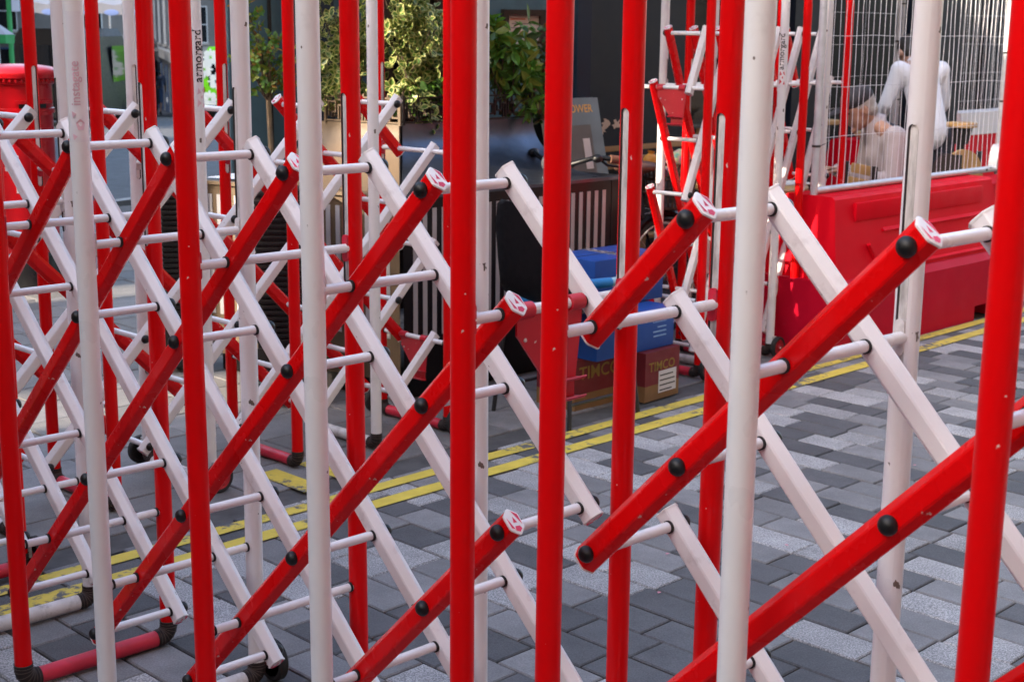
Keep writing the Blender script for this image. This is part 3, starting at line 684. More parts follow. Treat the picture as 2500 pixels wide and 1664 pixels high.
def plant(name, label, base, c, rad, n, size, mats_, wts, variegated=False, aspect=.55, droop=0.0, rosette=5, seed=1, cat='shrub', shell=.45, trunk=None):
    rnd = random.Random(seed)
    r = empty(name, label, cat, tuple(base))
    lv = MB(); st = MB()
    c = Vector(c) - Vector(base)
    tips = []
    nt_ = n // rosette
    lobes = [(Vector((rnd.uniform(-.55, .55) * rad[0], rnd.uniform(-.55, .55) * rad[1], rnd.uniform(-.75, .7) * rad[2])), rnd.uniform(.35, .6)) for _ in range(9)]
    while len(tips) < nt_:
        lo, lr = rnd.choice(lobes)
        d = Vector((rnd.gauss(0, 1), rnd.gauss(0, 1), rnd.gauss(0, 1))).normalized(); q = rnd.uniform(shell, 1) ** .6
        p = lo + Vector((d.x * rad[0], d.y * rad[1], d.z * rad[2])) * lr * q
        tips.append((c + p, d))
    for p, d in tips:
        out = (d + Vector((0, 0, .5 - droop))).normalized()
        for k in range(rosette):
            a = out.orthogonal().normalized(); a.rotate(Matrix.Rotation(2 * PI * k / rosette + rnd.uniform(-.5, .5), 3, out))
            x = (out * rnd.uniform(.1, .9) + a * rnd.uniform(.6, 1.1) + Vector((0, 0, -droop * rnd.random()))).normalized()
            y = out.cross(x); y = y.normalized() if y.length > 1e-3 else x.orthogonal()
            z = x.cross(y)
            l = size * rnd.uniform(.6, 1.25); wd = l * aspect * rnd.uniform(.8, 1.15)
            X = frame(p + out * rnd.uniform(-.02, .02), x, y, z)
            mi = rnd.choices(range(len(mats_)), wts)[0]
            pts = leaf_pts(l, wd, rnd.uniform(.1, .5) * wd)
            if variegated:
                ctr = Vector((l * .5, 0, 0)); inn = [tuple(ctr + (Vector(q) - ctr) * .66 + Vector((0, 0, .0006))) for q in pts]
                N8 = 8; cm = len(mats_)
                lv.add(pts + inn, [(i, (i+1) % N8, N8 + (i+1) % N8, N8 + i) for i in range(N8)], cm, X)
                lv.add(inn, [(0, 1, 2, 3, 4), (0, 4, 5, 6, 7)], mi, X)
            else:
                lv.add(pts, [(0, 1, 2, 3, 4), (0, 4, 5, 6, 7)], mi, X)
    tag(lv.build('foliage', mats_ + ([L_CREAM] if variegated else []), r, 0), kind='stuff')
    for k in range(14):
        p, d = rnd.choice(tips); s0 = trunk if trunk else Vector((rnd.uniform(-.3, .3) * rad[0], rnd.uniform(-.2, .2) * rad[1], 0))
        m1 = s0.lerp(p, .5) + Vector((rnd.uniform(-.03, .03), rnd.uniform(-.03, .03), .03))
        st.tube([s0, m1, p], [.006, .004, .002], 5)
    st.build('stem', BARK, r, 40)
    return r
def on_col(px, X, y, z):                      # point on a planter's planting line under a photo column
    n = (X.to_3x3() @ Vector((0, 1, 0))); o = X @ Vector((0, y, 0)); d = ray(px, 200); d.z = 0
    t = o.dot(n) / d.dot(n); return Vector((d.x * t, d.y * t, z))
XTAN = T(*tl) @ R(trz, 'Z'); XBLK = T(*pk) @ R(ROT45, 'Z')
def on_tan(x, y, z): return T(*tl) @ R(trz, 'Z') @ Vector((x, y, z))
def on_blk(x, y, z): return T(*pk) @ R(ROT45, 'Z') @ Vector((x, y, z))
def bed(name, label, px, X, y, zc, rad, n, size, *k, **kw):
    P = on_col(px, X, y, 1.25); plant(name, label, P, (P.x, P.y, zc), rad, n, size, *k, **kw)
bed('variegated_shrub', 'tall variegated shrub with cream edged leaves on the tan planter', 842, XTAN, .66, 1.56, (.24, .18, .42), 1350, .048, [L_GREEN, L_DARK], [3, 1], True, .62, seed=2)
bed('variegated_shrub', 'bushy variegated shrub behind the black fretwork left end', 992, XBLK, .69, 1.54, (.24, .19, .40), 1350, .048, [L_GREEN, L_DARK], [3, 1], True, .62, seed=3)
bed('variegated_shrub', 'variegated shrub partly hidden by the red posts', 1095, XBLK, .69, 1.48, (.20, .17, .34), 800, .048, [L_GREEN, L_DARK], [3, 1], True, .62, seed=4)
bed('leafy_plant', 'low plant with broad green leaves under the variegated shrub', 1045, XBLK, .60, 1.36, (.14, .07, .10), 150, .055, [L_BRIGHT, L_DARK], [1, 2], False, .7, seed=5)
bed('leafy_plant', 'glossy green plant drooping over the black fretwork', 1232, XBLK, .62, 1.50, (.20, .15, .28), 560, .085, [L_BRIGHT, L_GREEN, L_YEL, L_DARK], [4, 3, 2, 1], False, .42, droop=.75, rosette=4, seed=6)
bed('ivy_plant', 'brownish green ivy at the right end of the black planter', 1312, XBLK, .76, 1.50, (.13, .13, .28), 700, .045, [L_DARK, L_BROWN, L_GREEN, L_ORNG], [4, 3, 1, .4], False, .7, droop=.3, seed=7)
# little standard tree in a tub left of the planters
P = at_y(655, 225, 7.9)
TUB = mat('tub_timber', (0.23, 0.16, 0.09), 0.7, var=0.2, vscale=9, stretch=(1, 1, .2))
r = plant('potted_tree', 'small standard tree with orange tinged leaves left of the planters', (P.x, 7.9, 0), (P.x + .01, 7.9, 1.58), (.22, .2, .24), 1100, .034, [L_BRIGHT, L_YEL, L_GREEN, L_ORNG], [3, 4, 2, 1.2], False, .6, seed=8, cat='tree', trunk=Vector((0, 0, 1.3)))
b = MB(); b.tube([(0, 0, .5), (.012, 0, .9), (.0, 0, 1.3), (.01, .01, 1.5)], [.02, .016, .014, .01], 8); b.build('trunk', TRUNK, r, 40)
b = MB(); b.prism([(-.2, -.2), (.2, -.2), (.2, .2), (-.2, .2)], 0, .55); b.bbox((-.22, -.22, .5), (.22, .22, .56), .008); b.build('tub', TUB, r, 30)

# ------------------------------------------------------------------ ribbed black bins in front of the tan planter
BIN = mat('black_bin_plastic', (0.0045, 0.004, 0.0045), 0.38, var=0.2, vscale=8)
def ribbed_bin(label, px0, px1, Y, ztop, writing=None):
    a = at_y(px0, 500, Y); e = at_y(px1, 500, Y); wd = e.x - a.x
    r = empty('ribbed_bin', label, 'bin', ((a.x + e.x) / 2, Y, 0), 0.06, 'black ribbed bins')
    h = wd / 2; D = .24
    b = MB(); b.bbox((-h + .012, .012, .02), (h - .012, D, ztop - .02), .012); b.build('body', BIN, r, 30)
    b = MB(); b.bbox((-h - .004, -.004, ztop - .025), (h + .004, D + .01, ztop), .01); b.build('lid', BIN, r, 30)
    q = MB(); q.bbox((-h, -.006, 0), (h, .014, .017), .005); qm = q.mesh('rib', [BIN], 30)
    z = .30
    while z < ztop - .05:
        inst('rib', qm, r, T(0, 0, z)); z += .0262
    b = MB(); b.bbox((-h - .002, -.008, .03), (h + .002, .012, .275), .006); pn = b.build('kick_panel', BIN, r, 30)
    if writing:
        o = inst('lettering', text_mesh('lettering', writing, .05, mat('grey_print', (.3, .29, .29), .6), lambda x, y, z: (x - h + .06, -.0092, .19 + y)), pn)
        b = MB(); b.box((-h + .01, -.0092, .115), (h - .01, -.0082, .12)); b.build('print_line', mat('grey_line', (.2, .19, .19), .6), pn, 0)
    return r
ribbed_bin('black ribbed bin left of the cream stripes', 384, 474, 7.05, .99)
ribbed_bin('black ribbed bin with small grey writing near its foot', 612, 738, 6.40, .99, 'to uni')
# ------------------------------------------------------------------ A-board
AB = mat('a_board_grey', (0.13, 0.13, 0.115), 0.6, var=0.06); ABD = mat('a_board_dark', (0.03, 0.04, 0.045), 0.5); GOLD = mat('gold_lettering', (0.75, 0.36, 0.06), 0.5); ABB = mat('a_board_brown', (0.14, 0.11, 0.085), 0.7)
pA = at_v(1312, 240, 5.86); pBq = at_v(1452, 244, 5.86); wA = (pBq - pA).length; zA = (pA.z + pBq.z) / 2
r = empty('a_board', 'grey A-board sign with gold lettering behind the planter', 'sign', ((pA.x + pBq.x) / 2, (pA.y + pBq.y) / 2, 0), ROT45)
tilt = math.radians(13)
XF = T(0, 0, zA) @ R(-tilt, 'X'); XB = T(0, 0, zA) @ R(tilt, 'X')
LA = zA / math.cos(tilt)
b = MB(); b.bbox((-wA/2, -.022, -LA), (wA/2, 0, 0), .004); fb = b.build('front_board', AB, r, 30, XF)
b = MB(); b.bbox((-wA/2, .002, -LA), (wA/2, .024, 0), .004); b.build('rear_board', ABD, r, 30, XB)
b = MB(); b.box((-wA/2 + .04, -.0235, -LA + .1), (wA/2 - .10, -.0222, -.16)); b.build('panel', ABB, fb, 0)
inst('lettering', text_mesh('lettering', 'THE FLOWER', .065, GOLD, lambda x, y, z: (x * 1.02 - wA/2 + .03, -.0232, y - .085)), fb)
b = MB(); b.box((.06, -.026, -.42), (.12, -.0238, -.24)); b.build('notice', PAPER, fb, 0)

# ------------------------------------------------------------------ chair and its load
CH = mat('black_chair_plastic', (0.005, 0.0055, 0.008), 0.5, spec=0.22, var=0.15, vscale=14); CHM = mat('dark_chair_steel', (0.05, 0.05, 0.055), 0.35, metal=0.6)
ch = empty('plastic_chair', 'black plastic chair carrying blue tools beside the boxes', 'chair', tuple(uv(4.66, 4.33)), ROT45)
prof = [(.235, .485), (.22, .512), (.15, .522), (.0, .505), (-.12, .51), (-.185, .54), (-.215, .60), (-.235, .72), (-.255, .86), (-.268, .955), (-.272, .975)]
def chw(t): return .215 if t < .55 else .215 - .03 * ((t - .55) / .45) ** 2
b = MB(); n = len(prof); m_ = 12; top = []; bot = []
for i, (x, z) in enumerate(prof):
    p0 = prof[max(0, i-1)]; p1 = prof[min(n-1, i+1)]; tx, tz = p1[0]-p0[0], p1[1]-p0[1]; l = math.hypot(tx, tz); nx, nz = tz / l, -tx / l
    for j in range(m_ + 1):
        s = -1 + 2 * j / m_; t = i / (n - 1); w_ = chw(t)
        if i >= n - 2: w_ *= (.93 if i == n - 2 else .84)
        lift = .035 * abs(s) ** 4
        top.append((x + (nx * -1) * -lift * 0 + (lift if t > .5 else 0) * .8, s * w_, z + (lift if t <= .5 else 0)))
        bot.append((top[-1][0] + nx * .007 * (1 if t > .5 else 0) * -1, s * w_, top[-1][2] - (.008 if t <= .5 else .002)))
N1 = len(top); K = m_ + 1
fs = []
for i in range(n - 1):
    for j in range(m_):
        a = i * K + j; fs += [(a, a+1, a+K+1, a+K), (N1+a, N1+a+K, N1+a+K+1, N1+a+1)]
for i in range(n - 1):
    for j in (0, m_):
        a = i * K + j; fs.append((a, a+K, N1+a+K, N1+a))
for j in range(m_):
    for i in (0, n - 1):
        a = i * K + j; fs.append((a, a+1, N1+a+1, N1+a))
b.add(top + bot, fs); b.build('shell', CH, ch, 50)
for s in (-1, 1):
    b = MB(); b.tube([(.17, s*.17, .50), (.19, s*.20, .45), (.25, s*.235, 0)], .0105, 10); lo = b.build('leg', CHM, ch, 40)
    b = MB(); b.tube([(-.15, s*.17, .50), (-.17, s*.20, .45), (-.21, s*.235, 0)], .0105, 10); b.build('leg', CHM, ch, 40)
    b = MB(); b.tube([(.235, s*.226, .11), (-.20, s*.226, .11)], .008, 8); b.tube([(.17, s*.17, .50), (-.15, s*.17, .50)], .009, 8); b.build('side_rail', CHM, ch, 40)
BLUEP = mat('bright_blue_plastic', (0.012, 0.20, 0.50), 0.35); BLUEB = mat('blue_carton', (0.004, 0.060, 0.30), 0.5, var=0.1, vscale=6); CARTR = mat('dark_red_carton', (0.16, 0.009, 0.016), 0.6, var=0.12, vscale=6)
CARD = mat('brown_cardboard', (0.22, 0.115, 0.042), 0.8, var=0.12, vscale=8); WHT = mat('white_label', (0.62, 0.6, 0.62), 0.6); LBLUE = mat('pale_blue_print', (0.25, 0.42, 0.7), 0.6); TGOLD = mat('carton_gold_print', (0.27, 0.16, 0.025), 0.6)
o = empty('tool_tray', 'bright blue tool tray with black insert on the chair seat', 'tray', tuple(uv(4.60, 4.31, .52)), ROT45 + .1)
b = MB(); b.bbox((-.12, -.13, 0), (.17, .13, .035), .006); b.build('tray', BLUEP, o, 30)
b = MB(); b.bbox((-.06, -.10, .036), (.10, .06, .055), .006); b.build('insert', RUBBER, o, 30)
o = empty('sealant_tube', 'pale blue tube with red end cap lying on the chair front', 'tube', tuple(uv(4.90, 4.25, .582)), ROT45 - .25)
b = MB(); b.tube([(-.14, 0, 0), (-.02, 0, 0)], .024, 16); b.build('barrel', BLUEP, o, 40)
b = MB(); b.tube([(-.018, 0, 0), (.06, 0, .004)], .022, 16); b.build('label_band', mat('pale_cyan_label', (.3, .5, .6), .5), o, 40)
b = MB(); b.tube([(.062, 0, .004), (.085, 0, .005)], .023, 16); b.build('end_cap', PLATE, o, 40)
def carton(label, u, v, z, lx, ly, h, mlow, mup=None, split=0, rz=0.0, text=None, tsize=.08, lines=0, sticker=None, group=None):
    r = empty('carton', label, 'box', tuple(uv(u, v, z)), ROT45 + rz, group)
    if mup:
        b = MB(); b.box((-lx/2, -ly/2, 0), (lx/2, ly/2, split)); b.build('lower_half', mlow, r, 0)
        b = MB(); b.box((-lx/2, -ly/2, split), (lx/2, ly/2, h)); b.build('upper_half', mup, r, 0)
    else:
        b = MB(); b.bbox((-lx/2, -ly/2, 0), (lx/2, ly/2, h), .004); b.build('box_body', mlow, r, 30)
    b = MB(); b.box((-lx/2 - .001, -.003, h), (lx/2 + .001, .003, h + .0012)); b.build('flap_seam', PRINT_BLACK, r, 0)
    b = MB(); b.box((-.025, -ly/2 - .001, h - .05), (.025, ly/2, h + .0018)); b.build('packing_tape', mat('clear_tape', (.2, .2, .25), .15), r, 0) if not mup else None
    if text:
        inst('lettering', text_mesh('lettering', text, tsize, TGOLD, lambda x, y, zz: (x - lx/2 + .025, -ly/2 - .0025, y + split + (h - split) * .42), 1.05), r)
    if lines:
        for k in range(lines):
            wl = random.uniform(.05, .10); b = MB(); zz = h * .52 - k * .021
            b.box((lx/2 - .06 - wl, -ly/2 - .0018, zz), (lx/2 - .06, -ly/2 - .0004, zz + .006)); b.build('print_line', LBLUE, r, 0)
        b = MB(); x0 = lx/2 - .16; zz = h * .66
        for lo, hi in (((x0, zz), (x0 + .10, zz + .003)), ((x0, zz + .042), (x0 + .10, zz + .045)), ((x0, zz + .003), (x0 + .003, zz + .042)), ((x0 + .097, zz + .003), (x0 + .10, zz + .042)), ((x0 + .02, zz + .016), (x0 + .08, zz + .028))):
            b.box((lo[0], -ly/2 - .0018, lo[1]), (hi[0], -ly/2 - .0004, hi[1]))
        b.build('print_badge', LBLUE, r, 0)
    if sticker:
        x0, x1, z0, z1 = sticker
        b = MB(); b.box((x0, -ly/2 - .002, z0), (x1, -ly/2 - .0004, z1)); st = b.build('label', WHT, r, 0)
        for k in range(4):
            b = MB(); zz = z1 - .025 - k * (z1 - z0) / 4.4
            b.box((x0 + .008, -ly/2 - .0028, zz), (x1 - .008 - random.random() * .03, -ly/2 - .0021, zz + .006)); b.build('print_line', PRINT_BLACK, st, 0)
    return r
carton('red and brown carton with white label on the ground', 5.185, 4.34, 0, .27, .30, .235, CARD, CARTR, .075, 0.06, 'TIMCO', .062, sticker=(-.03, .11, .03, .135))
carton('red and brown carton standing behind the chair legs', 4.87, 4.42, 0, .33, .24, .235, CARD, CARTR, .075, 0.0, 'TIMCO', .085)
carton('blue carton with pale print across both red cartons', 5.03, 4.38, .238, .56, .32, .188, BLUEB, rz=.02, lines=3)
carton('topmost blue carton of the stack behind the chair', 5.18, 4.54, .43, .48, .30, .225, BLUEB, rz=-.03, lines=1)
# ------------------------------------------------------------------ expanding barriers
PR = 0.0222            # post radius
DEP = 0.4274           # front post to back post
RO, WO, HD = 0.106, 0.3214, 0.0175   # red bar plane, white bar plane, half depth of a bar
HTOP = 1.97
def hexprof():
    a = 0.0138; q = []
    base = [(HD, a), (0, 2 * a), (-HD, a), (-HD, -a), (0, -2 * a), (HD, -a)]
    for i in range(6):                       # clip each corner a little for a soft edge
        p = Vector(base[i]); pr = Vector(base[i-1]); nx = Vector(base[(i+1) % 6])
        q.append(p + (pr - p).normalized() * 0.0022); q.append(p + (nx - p).normalized() * 0.0022)
    return [tuple(p) for p in q]
HEX = hexprof()
bar_cache = {}
def bar_mesh(L, m, tagk):
    key = (round(L, 4), tagk)
    if key not in bar_cache:
        b = MB(); ov = 0.028; n = len(HEX)
        vs = [(-ov, y, z) for y, z in HEX] + [(L + ov, y, z) for y, z in HEX]
        b.add(vs, [tuple(range(n)), tuple(range(2*n-1, n-1, -1))] + [(i, n + i, n + (i+1) % n, (i+1) % n) for i in range(n)])
        bar_cache[key] = b.mesh('lattice_bar', [m], 20)
    return bar_cache[key]
def cap_mesh():
    b = MB()
    # plate in local yz, outward +x ; A-shaped badge printed on it
    hexo = [(y * 1.06, z * 1.05) for y, z in HEX]
    X = frame((0, 0, 0), (0, 1, 0), (0, 0, 1), (1, 0, 0))
    b.prism(hexo, 0.0, 0.0032, 0, X)
    n = len(hexo)
    hi = [(y * 0.9, z * 0.9) for y, z in HEX]
    b.add([(y, z, 0.0032) for y, z in hexo] + [(y, z, 0.0045) for y, z in hi], [(i, (i+1) % n, n + (i+1) % n, n + i) for i in range(n)], 0, X)
    b.add([(y, z, 0.0045) for y, z in hi], [tuple(range(n))], 0, X)
    def tri(pts): b.add([(y * .9, z * .95, 0.0049) for y, z in pts], [tuple(range(len(pts)))], 1, X)
    tri([(-.0165, .0120), (-.0165, -.0130), (-.0085, -.0165)])
    tri([(.0035, .0235), (.0165, .0135), (.0165, -.0105)])
    tri([(-.0046, -.0025), (.0056, -.0035), (.0006, .0110)])
    tri([(-.0052, -.0100), (.0072, -.0112), (.0100, -.0175), (.0005, -.0240), (-.0088, -.0195)])
    return b.mesh('end_cap', [CAPW, CAPR], 20)
CAP = cap_mesh()
def knob_mesh():
    b = MB(); prof = [(0.0152, 0), (0.0158, 0.003)] + [(0.0158 * math.cos(a), 0.003 + 0.0135 * math.sin(a)) for a in [PI / 2 * i / 7 for i in range(1, 8)]]
    prof[-1] = (0.0, prof[-1][1])
    b.lathe(prof, 20, 0, frame((0, 0, 0), (1, 0, 0), (0, 0, 1), (0, -1, 0)))   # points to -y
    return b.mesh('knob', [RUBBER], 40)
KNOB = knob_mesh()
def washer_mesh():
    b = MB()
    for y in (0.0, 0.003):
        b.lathe([(0.0102, -.0013), (0.0124, -.0009), (0.0124, .0009), (0.0102, .0013)], 18, 0, frame((0, -y - .0012, 0), (1, 0, 0), (0, 0, 1), (0, -1, 0)))
    return b.mesh('washer', [RUBBER_GREY], 40)
WASHER = washer_mesh()
rung_cache = {}
def rung_mesh(L):
    k = round(L, 4)
    if k not in rung_cache:
        b = MB(); b.tube([(0, 0, 0), (0, L, 0)], 0.0104, 16); rung_cache[k] = b.mesh('rung', [RUNG], 40)
    return rung_cache[k]
def slotted_post(b, yc, face, z0, z1, zb, zt, mi_paint, mi_edge):
    """tube at (0,yc) with a stadium slot facing +y (face=1) or -y (face=-1)"""
    rs = 0.0102; n = 16; A = 0.0165
    cb, ct = zb + rs, zt - rs
    def P(s, z, rr=PR):
        th = face * PI / 2 + s / PR
        return (rr * math.cos(th), yc + rr * math.sin(th), z)
    # outline (s,z) and matching border
    outl = []; bord = []
    for i in range(n + 1):
        a = PI + PI * i / n; c, s = math.cos(a), math.sin(a)
        outl.append((rs * c, cb + rs * s)); k = A / max(abs(c), abs(s)); bord.append((c * k, cb + s * k))
    for i in range(n + 1):
        a = PI * i / n; c, s = math.cos(a), math.sin(a)
        outl.append((rs * c, ct + rs * s)); k = A / max(abs(c), abs(s)); bord.append((c * k, ct + s * k))
    N = len(outl)
    b.add([P(*q) for q in bord] + [P(*q) for q in outl], [(i, (i+1) % N, N + (i+1) % N, N + i) for i in range(N)], mi_paint)
    b.add([P(*q) for q in outl] + [P(q[0] * .90, q[1], PR - .0050) for q in outl], [(i, (i+1) % N, N + (i+1) % N, N + i) for i in range(N)], mi_edge)
    cols = sorted({round(q[0], 7) for q in bord[:n+1]})
    zb2, zt2 = cb - A, ct + A
    for za, zc in ((z0, zb2), (zt2, z1)):
        b.add([P(s, z) for z in (za, zc) for s in cols], [(i, i+1, len(cols)+i+1, len(cols)+i) for i in range(len(cols)-1)], mi_paint)
    rest = [A + (2 * PI * PR - 2 * A) * i / 22 for i in range(23)]
    zs = [z0, zb2, zt2, z1]
    b.add([P(s, z) for z in zs for s in rest], [(r * 23 + i, r * 23 + i + 1, (r+1) * 23 + i + 1, (r+1) * 23 + i) for r in range(3) for i in range(22)], mi_paint)
def channel_mesh(face, zb, zt):
    b = MB(); n = 12; half = .78; r = PR - 0.0042
    vs = []
    for z in (zb - .01, zt + .01):
        for i in range(n + 1):
            th = face * PI / 2 + (-half + 2 * half * i / n); vs.append((r * math.cos(th), r * math.sin(th), z))
    b.add(vs, [(i, i+1, n+1+i+1, n+1+i) for i in range(n)])
    return b.mesh('slot_channel', [STEEL], 40)
ZB, ZT = 1.13, 1.556
CHAN = {1: channel_mesh(1, ZB, ZT), -1: channel_mesh(-1, ZB, ZT)}
def hoop_mesh(paint, foot):
    b = MB()
    zf = 0.027; rb = 0.029; rt = 0.13; zt0 = HTOP - rt
    slotted_post(b, 0, 1, zf + rb, zt0, ZB, ZT, 0, 2); slotted_post(b, DEP, -1, zf + rb, zt0, ZB, ZT, 0, 2)
    top = [(0, rt - rt * math.cos(a), zt0 + rt * math.sin(a)) for a in [PI / 2 * i / 8 for i in range(9)]]
    top += [(0, DEP - y, z) for x, y, z in reversed(top)]
    b.tube(top, PR, 20, 0, cap=False)
    bot = [(0, rb - rb * math.cos(a), zf + rb - rb * math.sin(a)) for a in [PI / 2 * i / 6 for i in range(7)]]
    bot2 = [(0, DEP - y, z) for x, y, z in reversed(bot)]
    b.tube(bot + bot2, PR, 20, 1, cap=False)
    return b.mesh('hoop_frame', [paint, foot, SLOT_EDGE], 40)
HOOP = {'r': hoop_mesh(RED, RED_OLD), 'w': hoop_mesh(WHITE, WHITE_OLD)}
def grip_mesh(back):
    b = MB(); zf = 0.027; rb = 0.029
    p = [(0, 0, zf + rb + .016 * (1 - i / 4)) for i in range(4)] + [(0, rb - rb * math.cos(a), zf + rb - rb * math.sin(a)) for a in [PI / 2 * i / 9 for i in range(10)]] + [(0, rb + .013 * i / 3, zf) for i in range(1, 4)]
    if back: p = [(0, DEP - y, z) for x, y, z in p]
    b.tube(p, PR + .0014, 20)
    for i in range(0, len(p) - 1, 2):
        d = (Vector(p[i + 1]) - Vector(p[i])); m_ = Vector(p[i])
        b.tube([m_, m_ + d * .42], PR + .0028, 20, 1)
    return b.mesh('grip_tape', [TAPE, TAPE2], 40)
GRIP = [grip_mesh(False), grip_mesh(True)]
def shuttle_mesh(face, m):
    b = MB(); N = 20; pts = []
    for i in range(N + 1):
        a = PI + PI * i / N; pts.append((.0098 * math.cos(a), -.021 + .0098 * math.sin(a)))
    for i in range(N + 1):
        a = PI * i / N; pts.append((.0098 * math.cos(a), .021 + .0098 * math.sin(a)))
    b.prism(pts, PR - .006, PR + .0012, 0, frame((0, 0, 0), (1, 0, 0), (0, 0, 1), (0, face, 0)))
    return b.mesh('slot_slider', [m], 40)
SHUT = {(f, c): shuttle_mesh(f, RED_OLD if c == 'r' else WHITE_OLD) for f in (1, -1) for c in 'rw'}
HUBRED = mat('wheel_hub_red', (0.42, 0.01, 0.02), 0.45, var=0.2, vscale=20)
def wheel_meshes():
    t = MB(); X = frame((0, 0, 0), (1, 0, 0), (0, 0, 1), (0, 1, 0))
    t.lathe([(.043, -.012), (.052, -.014), (.057, -.009), (.057, .009), (.052, .014), (.043, .012), (.043, -.012)], 28, 0, X)
    h = MB(); h.lathe([(0.0, -.016), (.012, -.016), (.014, -.008), (.036, -.007), (.043, -.011), (.043, .011), (.036, .007), (.014, .008), (.012, .016), (0, .016)], 24, 0, X)
    for k in range(5):
        h.box((-.004, -.0105, .014), (.004, .0105, .036), 0, R(2 * PI * k / 5, 'Y'))
    br = MB(); br.box((-.012, -.028, -.005), (.012, -.018, .055)); br.tube([(0, -.03, 0), (0, .018, 0)], .005, 10)
    return t.mesh('wheel', [RUBBER_GREY], 40), h.mesh('wheel_hub', [HUBRED], 40), br.mesh('wheel_bracket', [STEEL], 40)
WH_T, WH_H, WH_B = wheel_meshes()

def on_tube(yc, phi, z0, off=0.0006):
    def f(x, y, z):
        th = phi - y / PR; return ((PR + off) * math.cos(th), yc + (PR + off) * math.sin(th), z0 + x)
    return f
def curved_poly(name, pts, yc, phi, z0, m, parent, off=.0006):
    f = on_tube(yc, phi, z0, off); b = MB()
    b.add([f(x, y, 0) for x, y in pts], [tuple(range(len(pts)))]); return b.build(name, m, parent, 0)
def curved_rect(name, x0, x1, y0, y1, yc, phi, z0, m, parent, off=.0003):
    f = on_tube(yc, phi, z0, off); b = MB(); n = 10; vs = []
    for i in range(n + 1):
        y = y0 + (y1 - y0) * i / n; vs += [f(x0, y, 0), f(x1, y, 0)]
    b.add(vs, [(2*i, 2*i+1, 2*i+3, 2*i+2) for i in range(n)]); return b.build(name, m, parent, 30)

